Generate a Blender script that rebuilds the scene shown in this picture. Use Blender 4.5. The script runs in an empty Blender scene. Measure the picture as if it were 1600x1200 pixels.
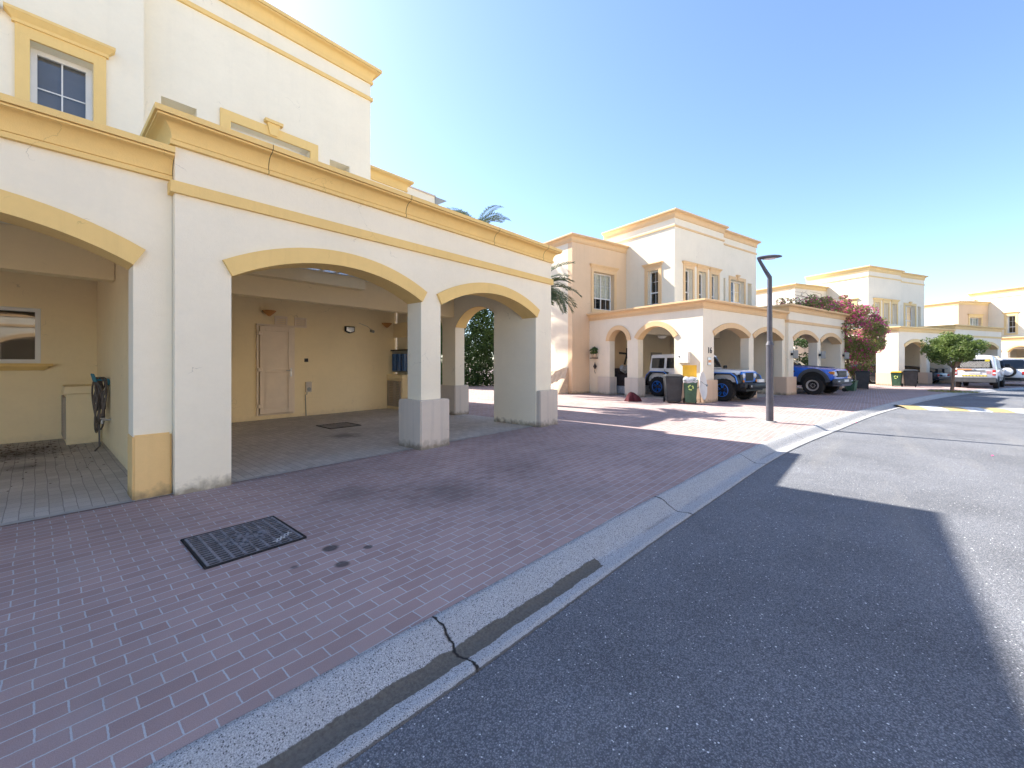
import bpy, bmesh, math, random
from mathutils import Vector, Matrix, noise
RAD = math.radians
rnd = random.Random(11)
sc = bpy.context.scene
COL = sc.collection

# ------------------------------------------------------------------ materials
def nodes(name):
    m = bpy.data.materials.new(name); m.use_nodes = True
    nt = m.node_tree; b = nt.nodes['Principled BSDF']
    return m, nt, b
def nd(nt, t, **kw):
    n = nt.nodes.new(t)
    for k, v in kw.items():
        if k in n.inputs.keys() if hasattr(n.inputs, 'keys') else False: n.inputs[k].default_value = v
        else: setattr(n, k, v)
    return n
def c4(c): return (c[0], c[1], c[2], 1)
def pos(nt, scale=(1, 1, 1), rot=0, loc=(0, 0, 0)):
    g = nt.nodes.new('ShaderNodeNewGeometry'); mp = nt.nodes.new('ShaderNodeMapping')
    mp.inputs['Scale'].default_value = scale; mp.inputs['Rotation'].default_value = (0, 0, rot); mp.inputs['Location'].default_value = loc
    nt.links.new(g.outputs['Position'], mp.inputs['Vector']); return mp.outputs['Vector']
def noi(nt, vec, scale, detail=5, rough=.55):
    n = nt.nodes.new('ShaderNodeTexNoise'); n.inputs['Scale'].default_value = scale
    n.inputs['Detail'].default_value = detail; n.inputs['Roughness'].default_value = rough
    nt.links.new(vec, n.inputs['Vector']); return n.outputs['Fac']
def ramp(nt, fac, a, b, lo=0., hi=1.):
    r = nt.nodes.new('ShaderNodeMapRange'); r.inputs['From Min'].default_value = a; r.inputs['From Max'].default_value = b
    r.inputs['To Min'].default_value = lo; r.inputs['To Max'].default_value = hi
    nt.links.new(fac, r.inputs['Value']); return r.outputs['Result']
def mixc(nt, fac, a, b, mode='MIX'):
    m = nt.nodes.new('ShaderNodeMix'); m.data_type = 'RGBA'; m.blend_type = mode
    for sock, v in ((m.inputs[0], fac), (m.inputs[6], a), (m.inputs[7], b)):
        if isinstance(v, (int, float)): sock.default_value = v
        elif isinstance(v, tuple): sock.default_value = c4(v)
        else: nt.links.new(v, sock)
    return m.outputs[2]
def mth(nt, op, a, b=0.):
    m = nt.nodes.new('ShaderNodeMath'); m.operation = op
    for i, v in enumerate((a, b)):
        if isinstance(v, (int, float)): m.inputs[i].default_value = v
        else: nt.links.new(v, m.inputs[i])
    return m.outputs[0]
def bump(nt, b, h, strength=.3, dist=.01):
    n = nt.nodes.new('ShaderNodeBump'); n.inputs['Strength'].default_value = strength; n.inputs['Distance'].default_value = dist
    nt.links.new(h, n.inputs['Height']); nt.links.new(n.outputs['Normal'], b.inputs['Normal'])
def solid(name, c, rough=.6, metal=0., spec=.4, var=.12, scale=4., coat=0., bmp=0., bsc=150.):
    m, nt, b = nodes(name); v = pos(nt)
    d = tuple(x * (1 - var) for x in c); l = tuple(min(1, x * (1 + var * .6)) for x in c)
    col = mixc(nt, ramp(nt, noi(nt, v, scale), .3, .7), d, l)
    nt.links.new(col, b.inputs['Base Color'])
    b.inputs['Roughness'].default_value = rough; b.inputs['Metallic'].default_value = metal
    b.inputs['Specular IOR Level'].default_value = spec; b.inputs['Coat Weight'].default_value = coat
    b.inputs['Coat Roughness'].default_value = .05
    if bmp: bump(nt, b, noi(nt, v, bsc, 3), bmp, .004)
    return m
def stucco(name, c, dirty=None, streak=.1, splash_amt=.75):
    m, nt, b = nodes(name); v = pos(nt)
    big = ramp(nt, noi(nt, v, .9, 6), .35, .7)
    col = mixc(nt, big, tuple(x * .94 for x in c), c)
    fine = ramp(nt, noi(nt, v, 22, 5), .3, .7)
    col = mixc(nt, mth(nt, 'MULTIPLY', fine, .12), col, tuple(x * .8 for x in c))
    md = ramp(nt, noi(nt, pos(nt, (1, 1, 1.8)), 3.4, 6, .65), .45, .75, 0, .1)
    col = mixc(nt, md, col, tuple(x * .72 for x in c))
    wn = nt.nodes.new('ShaderNodeTexNoise'); wn.inputs['Scale'].default_value = 3.; wn.inputs['Detail'].default_value = 6; nt.links.new(v, wn.inputs['Vector'])
    av = nt.nodes.new('ShaderNodeVectorMath'); av.operation = 'MULTIPLY_ADD'; nt.links.new(wn.outputs['Color'], av.inputs[0]); av.inputs[1].default_value = (.5, .5, .5); nt.links.new(v, av.inputs[2])
    ce = nt.nodes.new('ShaderNodeTexVoronoi'); ce.feature = 'DISTANCE_TO_EDGE'; ce.inputs['Scale'].default_value = .6; nt.links.new(av.outputs[0], ce.inputs['Vector'])
    hc = mth(nt, 'MULTIPLY', ramp(nt, ce.outputs['Distance'], .0006, .0022, .55, 0), ramp(nt, noi(nt, v, 1.1, 3), .57, .62))
    col = mixc(nt, hc, col, tuple(x * .45 for x in c))
    vs = pos(nt, (5, 5, .25)); st = ramp(nt, noi(nt, vs, 1.6, 6, .65), .52, .78)
    dc = dirty or tuple(x * .62 for x in c)
    col = mixc(nt, mth(nt, 'MULTIPLY', st, streak), col, dc)
    g = nt.nodes.new('ShaderNodeNewGeometry'); sx = nt.nodes.new('ShaderNodeSeparateXYZ'); nt.links.new(g.outputs['Position'], sx.inputs[0])
    sp = mth(nt, 'ADD', sx.outputs['Z'], mth(nt, 'MULTIPLY', noi(nt, v, 9, 6), -.28))
    splash = ramp(nt, sp, -.13, .0, splash_amt, 0.)
    splash.node.clamp = True
    col = mixc(nt, splash, col, (.16, .13, .09))
    nt.links.new(col, b.inputs['Base Color']); b.inputs['Roughness'].default_value = .9
    b.inputs['Specular IOR Level'].default_value = .15
    bump(nt, b, mth(nt, 'ADD', noi(nt, v, 110, 4), mth(nt, 'MULTIPLY', noi(nt, v, 9, 3), 1.2)), .4, .006)
    return m
def leafmat(name, c1, c2, sc_=1.6, tr=.3):
    m, nt, b = nodes(name); v = pos(nt)
    col = mixc(nt, ramp(nt, noi(nt, v, sc_, 3), .35, .65), c1, c2)
    col = mixc(nt, ramp(nt, noi(nt, v, 17, 2), .3, .7), col, tuple(x * 1.5 for x in c2), 'MIX') if False else col
    col2 = mixc(nt, ramp(nt, noi(nt, v, 23, 2), .42, .62, 0, .5), col, tuple(min(1, x * 1.7) for x in c2))
    nt.links.new(col2, b.inputs['Base Color']); b.inputs['Roughness'].default_value = .5
    b.inputs['Specular IOR Level'].default_value = .35
    t = nt.nodes.new('ShaderNodeBsdfTranslucent'); nt.links.new(col2, t.inputs['Color'])
    mx = nt.nodes.new('ShaderNodeMixShader'); mx.inputs[0].default_value = tr
    o = nt.nodes['Material Output']
    nt.links.new(b.outputs[0], mx.inputs[1]); nt.links.new(t.outputs[0], mx.inputs[2]); nt.links.new(mx.outputs[0], o.inputs['Surface'])
    return m
def glassmat(name, tint=(.45, .5, .52), refl=.12, rough=.02):
    m, nt, b = nodes(name); nt.nodes.remove(b); o = nt.nodes['Material Output']
    t = nt.nodes.new('ShaderNodeBsdfTransparent'); t.inputs[0].default_value = c4(tint)
    g = nt.nodes.new('ShaderNodeBsdfGlossy'); g.inputs['Roughness'].default_value = rough
    f = nt.nodes.new('ShaderNodeFresnel'); f.inputs[0].default_value = 1.5
    v = pos(nt); fr = mth(nt, 'ADD', mth(nt, 'MULTIPLY', f.outputs[0], .9), mth(nt, 'MULTIPLY', noi(nt, v, 1.2, 3), refl))
    mx = nt.nodes.new('ShaderNodeMixShader')
    nt.links.new(fr, mx.inputs[0]); nt.links.new(t.outputs[0], mx.inputs[1]); nt.links.new(g.outputs[0], mx.inputs[2]); nt.links.new(mx.outputs[0], o.inputs['Surface'])
    return m

def frosted():
    m, nt, b = nodes('frosted_skylight'); nt.nodes.remove(b); t = nt.nodes.new('ShaderNodeBsdfTranslucent'); t.inputs[0].default_value = (.95, .97, 1, 1)
    t2 = nt.nodes.new('ShaderNodeBsdfTransparent'); mx = nt.nodes.new('ShaderNodeMixShader'); mx.inputs[0].default_value = .25
    nt.links.new(t.outputs[0], mx.inputs[1]); nt.links.new(t2.outputs[0], mx.inputs[2]); nt.links.new(mx.outputs[0], nt.nodes['Material Output'].inputs['Surface']); return m
def paver(name, ca, cb, mortar, rot=0., stains=(), bw=.2, bh=.1, grime=.35, gcol=(.13, .12, .115)):
    m, nt, b = nodes(name); v = pos(nt, (1, 1, 1), rot)
    wv = nt.nodes.new('ShaderNodeVectorMath'); wv.operation = 'ADD'
    nz = nt.nodes.new('ShaderNodeTexNoise'); nz.inputs['Scale'].default_value = 1.3; nz.inputs['Detail'].default_value = 2
    nt.links.new(v, nz.inputs['Vector'])
    sb = nt.nodes.new('ShaderNodeVectorMath'); sb.operation = 'MULTIPLY_ADD'
    nt.links.new(nz.outputs['Color'], sb.inputs[0]); sb.inputs[1].default_value = (.05, .035, 0); sb.inputs[2].default_value = (-.025, -.0175, 0)
    n2 = nt.nodes.new('ShaderNodeTexNoise'); n2.inputs['Scale'].default_value = 45; n2.inputs['Detail'].default_value = 3; nt.links.new(v, n2.inputs['Vector'])
    s2 = nt.nodes.new('ShaderNodeVectorMath'); s2.operation = 'MULTIPLY_ADD'; nt.links.new(n2.outputs['Color'], s2.inputs[0]); s2.inputs[1].default_value = (.007, .007, 0); nt.links.new(sb.outputs[0], s2.inputs[2])
    nt.links.new(v, wv.inputs[0]); nt.links.new(s2.outputs[0], wv.inputs[1])
    br = nt.nodes.new('ShaderNodeTexBrick'); nt.links.new(wv.outputs[0], br.inputs['Vector'])
    for k, x in (('Scale', 1.), ('Mortar Size', .0042), ('Mortar Smooth', .35), ('Brick Width', bw), ('Row Height', bh), ('Bias', 0.)): br.inputs[k].default_value = x
    br.inputs['Color1'].default_value = c4(ca); br.inputs['Color2'].default_value = c4(cb); br.inputs['Mortar'].default_value = c4(mortar)
    col = br.outputs['Color']
    grit = ramp(nt, noi(nt, pos(nt), 260, 2, .7), .35, .75, .8, 1.25)
    col = mixc(nt, 1., col, mixc(nt, 1., (1., 1., 1.), grit, 'MULTIPLY'), 'MULTIPLY')
    big = ramp(nt, noi(nt, pos(nt), .55, 6, .6), .42, .72)
    col = mixc(nt, mth(nt, 'MULTIPLY', big, grime), col, gcol)
    mid = ramp(nt, noi(nt, pos(nt), 3.1, 6, .65), .5, .78)
    col = mixc(nt, mth(nt, 'MULTIPLY', mid, .3), col, (.36, .33, .33))
    g = nt.nodes.new('ShaderNodeNewGeometry')
    wob = nt.nodes.new('ShaderNodeTexNoise'); wob.inputs['Scale'].default_value = 5.; wob.inputs['Detail'].default_value = 5
    nt.links.new(g.outputs['Position'], wob.inputs['Vector'])
    for (sx, sy, r, soft, amt) in stains:
        d = nt.nodes.new('ShaderNodeVectorMath'); d.operation = 'DISTANCE'; nt.links.new(g.outputs['Position'], d.inputs[0]); d.inputs[1].default_value = (sx, sy, 0)
        dd = mth(nt, 'ADD', d.outputs['Value'], mth(nt, 'MULTIPLY', mth(nt, 'SUBTRACT', wob.outputs['Fac'], .5), r * 1.1))
        mk = ramp(nt, dd, r * (1 - soft), r, amt, 0.)
        col = mixc(nt, mk, col, (.055, .05, .05))
    nt.links.new(col, b.inputs['Base Color']); b.inputs['Roughness'].default_value = .85; b.inputs['Specular IOR Level'].default_value = .25
    h = mth(nt, 'ADD', mth(nt, 'MULTIPLY', br.outputs['Fac'], -1.), mth(nt, 'MULTIPLY', noi(nt, pos(nt), 160, 3), .35))
    bump(nt, b, h, .5, .006)
    return m

M = {}
M['cream'] = stucco('cream_stucco', (.87, .78, .62), streak=.14)
M['creamA'] = stucco('cream_stucco_clean', (.95, .862, .675), streak=.08)
M['peachwall'] = stucco('peach_stucco', (.78, .57, .37), streak=.16)
M['inside'] = stucco('yellow_carport_stucco', (.97, .8, .5), streak=.05, splash_amt=.15)
M['trimA'] = stucco('ochre_trim', (.9, .63, .25), (.4, .25, .1), .12)
M['trimB'] = stucco('peach_trim', (.8, .555, .31), (.4, .27, .15), .2)
M['trimC'] = stucco('straw_trim', (.82, .61, .31), (.4, .27, .12), .14)
M['ceil'] = stucco('carport_ceiling', (.9, .83, .7), streak=0)
M['plinthgrey'] = stucco('grey_plinth', (.68, .6, .51), (.3, .28, .27), .35)
M['plinthpeach'] = stucco('peach_plinth', (.74, .55, .4), streak=.3)
M['yellowpanel'] = stucco('yellow_plinth', (.88, .6, .27), (.2, .15, .1), .08)
M['white'] = solid('white_upvc', (.78, .77, .74), .35, var=.05)
M['beige'] = solid('beige_door_paint', (.84, .7, .54), .45, var=.06)
M['pane'] = glassmat('window_glass', (.86, .88, .88))
M['skylight'] = glassmat('skylight_sheet', (.9, .92, .95), .02)
M['greyblind'] = solid('grey_window_blind', (.21, .21, .22), .9, var=.1)  # flat grey of the sheet added behind the tower panes
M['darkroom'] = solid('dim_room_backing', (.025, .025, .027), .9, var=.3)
M['curtain'] = solid('curtain_cloth', (.78, .78, .68), .9, var=.2, scale=9)
M['darkglass'] = solid('tinted_car_glass', (.012, .016, .02), .04, spec=.7, var=.3)
M['blackplastic'] = solid('black_plastic', (.022, .024, .027), .5, var=.3, scale=8, bmp=.15)
M['binblack'] = solid('charcoal_bin_plastic', (.04, .044, .05), .45, var=.35, scale=5, bmp=.1)
M['bingreen'] = solid('green_bin_plastic', (.05, .115, .07), .5, var=.3, scale=5)
M['binyellow'] = solid('yellow_bin_lid', (.83, .45, .03), .45, var=.12)
M['bagwhite'] = solid('pale_bin_liner', (.45, .47, .5), .4, var=.3, scale=14)
M['lime'] = solid('lime_print', (.62, .75, .22), .6, var=.05)
M['tyre'] = solid('tyre_rubber', (.022, .021, .021), .85, var=.35, scale=30, bmp=.3, bsc=70)
M['carwhite'] = solid('white_car_paint', (.85, .855, .86), .25, coat=.8, var=.04)
M['carblue'] = solid('blue_car_paint', (.025, .16, .72), .22, coat=1., var=.12)
M['accentblue'] = solid('bright_blue_accent', (.02, .2, .72), .35, var=.1, coat=.4)
M['darkcar'] = solid('dark_grey_car_paint', (.035, .045, .055), .25, coat=.8, var=.1)
M['greyplastic'] = solid('grey_flare_plastic', (.075, .08, .088), .55, var=.2)
M['silver'] = solid('silver_metal', (.55, .56, .58), .3, metal=.9, var=.1)
M['gunmetal'] = solid('dark_rim_metal', (.06, .06, .065), .4, metal=.6, var=.2)
M['lamp'] = solid('clear_lamp_lens', (.75, .77, .8), .08, spec=.8, var=.15, scale=40)
M['redlamp'] = solid('red_lamp_lens', (.55, .02, .02), .12, spec=.7, var=.2, scale=30)
M['amber'] = solid('amber_lens', (.75, .25, .03), .15, var=.2)
M['yellowpaint'] = solid('yellow_sticker', (.8, .62, .05), .5, var=.05)
M['orangepaint'] = solid('orange_sticker', (.78, .35, .15), .5, var=.08)
M['plate'] = solid('number_plate', (.7, .71, .7), .4, var=.1)
M['poledark'] = solid('dark_lamp_post_paint', (.085, .085, .105), .45, var=.2, scale=6)
M['greymetal'] = solid('grey_painted_metal', (.33, .34, .32), .45, var=.12)
M['iron'] = solid('cast_iron', (.19, .195, .22), .6, metal=.05, var=.45, scale=14, bmp=.4)
M['irondark'] = solid('grate_recess_dirt', (.022, .02, .02), .9, var=.4, scale=30)  # near-black colour of the cover frames and the plate between ribs
M['covergrey'] = solid('worn_grey_cover', (.27, .25, .23), .85, var=.3, scale=9)
M['louvre'] = solid('taupe_louvre_paint', (.42, .35, .27), .6, var=.1)
M['hose'] = solid('grey_garden_hose', (.13, .105, .09), .5, var=.2)
M['hook'] = solid('teal_hose_hook', (.03, .19, .27), .45, var=.1)
M['bluebox'] = solid('blue_bottle_plastic', (.03, .1, .27), .2, var=.3, scale=20)
M['soffit'] = M['trimA']
M['maroon'] = solid('maroon_cloth', (.09, .012, .02), .9, var=.4, scale=25)
M['sofa'] = solid('dark_sofa_cloth', (.035, .028, .03), .9, var=.3, scale=12)
M['tarp'] = solid('sand_tarpaulin', (.58, .45, .32), .8, var=.2, scale=5)
M['bark'] = solid('grey_brown_bark', (.24, .16, .11), .95, var=.4, scale=18, bmp=.8, bsc=40)
M['palmbark'] = solid('palm_trunk_bark', (.2, .14, .09), .95, var=.5, scale=12, bmp=.8, bsc=25)
M['leaf'] = leafmat('ficus_leaf', (.075, .12, .03), (.17, .23, .065), 1.6, .42)
M['hedgeleaf'] = leafmat('hedge_leaf', (.035, .075, .022), (.075, .13, .04))
M['bougleaf'] = leafmat('bougainvillea_leaf', (.13, .17, .05), (.27, .3, .1), 1.6, .5)
M['bract'] = leafmat('magenta_bract', (.6, .03, .22), (.75, .09, .36), 3., .5)
M['dryleaf'] = leafmat('dry_vine_leaf', (.25, .15, .07), (.3, .2, .1), 2., .3)
M['palmleaf'] = leafmat('palm_leaflet', (.045, .07, .03), (.085, .115, .05), 2.2, .2)
M['grass'] = leafmat('tree_pit_grass', (.12, .17, .03), (.25, .24, .07), 3., .3)
M['paintwhite'] = solid('white_road_paint', (.55, .57, .58), .75, var=.3, scale=12)
M['paintyellow'] = solid('yellow_road_paint', (.42, .32, .15), .75, var=.3, scale=12)
M['darktext'] = solid('dark_lettering', (.03, .03, .032), .5, var=.05)
M['redtext'] = solid('red_lettering', (.5, .05, .05), .5, var=.05)
M['concrete'] = solid('pale_concrete', (.42, .4, .37), .9, var=.25, scale=8, bmp=.4)
M['litter'] = solid('dry_leaf_litter', (.09, .05, .035), .9, var=.5, scale=30)
M['pinkpetal'] = solid('pink_petal', (.65, .04, .22), .7, var=.15)

M['frosted'] = frosted()
M['pavers'] = paver('red_pavers', (.36, .25, .232), (.435, .315, .292), (.52, .525, .54),
    stains=((3.15, 3.75, .75, .95, .5), (4.6, 3.9, .8, .95, .35), (1.56, 3.31, .07, .4, .85), (1.5, 2.98, .06, .4, .8), (1.78, 3.1, .04, .4, .8), (1.25, 3.2, .035, .5, .6), (2.4, 4.5, .45, .9, .4)))
M['paversgrey'] = paver('grey_carport_pavers', (.5, .465, .42), (.6, .56, .51), (.32, .3, .28), RAD(90), grime=.3, bw=.2, bh=.1,
    stains=((-.2, 10.6, .8, .8, .7), (4.2, 8.2, .4, .7, .5), (-.1, 9.2, .4, .9, .5)))

def asphalt():
    m, nt, b = nodes('worn_asphalt'); v = pos(nt)
    st = nt.nodes.new('ShaderNodeTexVoronoi'); st.inputs['Scale'].default_value = 150; nt.links.new(v, st.inputs['Vector'])
    sc_ = nt.nodes.new('ShaderNodeSeparateColor'); nt.links.new(st.outputs['Color'], sc_.inputs[0])
    col = mixc(nt, ramp(nt, sc_.outputs[0], .1, .95), (.095, .105, .128), (.3, .314, .34))
    col = mixc(nt, ramp(nt, st.outputs['Distance'], .35, .75, 0, .75), col, (.06, .066, .08))
    col = mixc(nt, ramp(nt, noi(nt, v, 330, 2, .7), .35, .7, 0, .4), col, (.2, .2, .205))
    big = ramp(nt, noi(nt, v, .7, 6, .6), .35, .7, .82, 1.15)
    col = mixc(nt, 1., col, mixc(nt, 1., (1., 1., 1.), big, 'MULTIPLY'), 'MULTIPLY')
    tr = ramp(nt, noi(nt, pos(nt, (.22, 1.7, 1), RAD(10)), 1.1, 6, .6), .54, .8, 0, .42)
    col = mixc(nt, tr, col, (.26, .255, .24))
    for s, th, lim, amt in ((58, .31, .89, .8), (27, .25, .925, .9)):
        vo = nt.nodes.new('ShaderNodeTexVoronoi'); vo.inputs['Scale'].default_value = s; nt.links.new(v, vo.inputs['Vector'])
        sx = nt.nodes.new('ShaderNodeSeparateColor'); nt.links.new(vo.outputs['Color'], sx.inputs[0])
        pick = mth(nt, 'GREATER_THAN', sx.outputs[0], lim)
        near = mth(nt, 'LESS_THAN', mth(nt, 'ADD', vo.outputs['Distance'], mth(nt, 'MULTIPLY', noi(nt, v, s * 3, 2), .2)), th)
        col = mixc(nt, mth(nt, 'MULTIPLY', mth(nt, 'MULTIPLY', pick, near), amt), col, (.8, .81, .81))
    # hairline cracks, broken up by noise
    wv = nt.nodes.new('ShaderNodeTexNoise'); wv.inputs['Scale'].default_value = 2.2; wv.inputs['Detail'].default_value = 5; nt.links.new(v, wv.inputs['Vector'])
    ad = nt.nodes.new('ShaderNodeVectorMath'); ad.operation = 'MULTIPLY_ADD'; nt.links.new(wv.outputs['Color'], ad.inputs[0]); ad.inputs[1].default_value = (.5, .5, 0); nt.links.new(v, ad.inputs[2])
    ck = nt.nodes.new('ShaderNodeTexVoronoi'); ck.feature = 'DISTANCE_TO_EDGE'; ck.inputs['Scale'].default_value = .33; nt.links.new(ad.outputs[0], ck.inputs['Vector'])
    cr = mth(nt, 'MULTIPLY', ramp(nt, ck.outputs['Distance'], .001, .0035, 1, 0), ramp(nt, noi(nt, v, .5, 3), .6, .66))
    col = mixc(nt, mth(nt, 'MULTIPLY', cr, .5), col, (.03, .03, .032))
    nt.links.new(col, b.inputs['Base Color']); b.inputs['Roughness'].default_value = .88; b.inputs['Specular IOR Level'].default_value = .25
    bump(nt, b, mth(nt, 'SUBTRACT', noi(nt, v, 130, 4, .7), mth(nt, 'MULTIPLY', st.outputs['Distance'], .6)), .8, .006)
    return m
M['asphalt'] = asphalt()

def kerbmat():
    m, nt, b = nodes('cast_concrete_kerb'); v = pos(nt)
    uv = nt.nodes.new('ShaderNodeUVMap'); sx = nt.nodes.new('ShaderNodeSeparateXYZ'); nt.links.new(uv.outputs[0], sx.inputs[0])
    u, t = sx.outputs[0], sx.outputs[1]
    col = mixc(nt, ramp(nt, noi(nt, v, 170, 4, .8), .41, .6), (.2, .207, .215), (.63, .635, .64))
    pv_ = nt.nodes.new('ShaderNodeTexVoronoi'); pv_.inputs['Scale'].default_value = 95; nt.links.new(v, pv_.inputs['Vector'])
    pc = nt.nodes.new('ShaderNodeSeparateColor'); nt.links.new(pv_.outputs['Color'], pc.inputs[0])
    pit = mth(nt, 'MULTIPLY', mth(nt, 'GREATER_THAN', pc.outputs[0], .62), mth(nt, 'LESS_THAN', mth(nt, 'ADD', pv_.outputs['Distance'], mth(nt, 'MULTIPLY', noi(nt, v, 300, 2), .25)), .46))
    col = mixc(nt, ramp(nt, noi(nt, v, 2.2, 6), .4, .75, 0, .5), col, (.4, .39, .38))
    col = mixc(nt, mth(nt, 'MULTIPLY', pit, .85), col, (.07, .07, .075))
    # broad dirty gutter stain, only as far as the second joint
    w = mth(nt, 'ADD', .056, mth(nt, 'MULTIPLY', mth(nt, 'SUBTRACT', noi(nt, v, 7, 6, .6), .5), .06))
    dist = mth(nt, 'ABSOLUTE', mth(nt, 'SUBTRACT', t, .165))
    inb = ramp(nt, mth(nt, 'SUBTRACT', w, dist), 0., .006)
    lim = mth(nt, 'LESS_THAN', mth(nt, 'ADD', u, mth(nt, 'MULTIPLY', noi(nt, v, 11, 3), .12)), 33.02)
    silt = mixc(nt, ramp(nt, noi(nt, v, 60, 4), .35, .7), (.095, .085, .07), (.15, .137, .115))
    col = mixc(nt, mth(nt, 'MULTIPLY', mth(nt, 'MULTIPLY', inb, lim), .95), col, silt)
    thin = ramp(nt, mth(nt, 'ABSOLUTE', mth(nt, 'SUBTRACT', t, .175)), .0, .03, .45, 0.)
    col = mixc(nt, mth(nt, 'MULTIPLY', thin, ramp(nt, noi(nt, v, 1.7, 6), .45, .6)), col, (.14, .13, .12))
    # joints between castings
    wob = mth(nt, 'MULTIPLY', mth(nt, 'SUBTRACT', noi(nt, v, 9, 5), .5), .11)
    fr = mth(nt, 'ABSOLUTE', mth(nt, 'SUBTRACT', mth(nt, 'FRACT', mth(nt, 'DIVIDE', mth(nt, 'ADD', mth(nt, 'ADD', u, 1.81), wob), 3.03)), .5))
    jn = ramp(nt, fr, .4955, .4985)
    col = mixc(nt, jn, col, (.03, .027, .025))
    ed = ramp(nt, mth(nt, 'SUBTRACT', t, mth(nt, 'MULTIPLY', noi(nt, v, 25, 4), .02)), -.004, .003, .8, 0.)
    col = mixc(nt, ed, col, (.07, .065, .06))
    nt.links.new(col, b.inputs['Base Color']); b.inputs['Roughness'].default_value = .9; b.inputs['Specular IOR Level'].default_value = .2
    h = mth(nt, 'ADD', noi(nt, v, 110, 4, .75), mth(nt, 'MULTIPLY', jn, -2.))
    bump(nt, b, h, .6, .006)
    return m
M['kerb'] = kerbmat()
M['ground'] = solid('sandy_ground', (.42, .34, .26), .95, var=.25, scale=.8)

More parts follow.
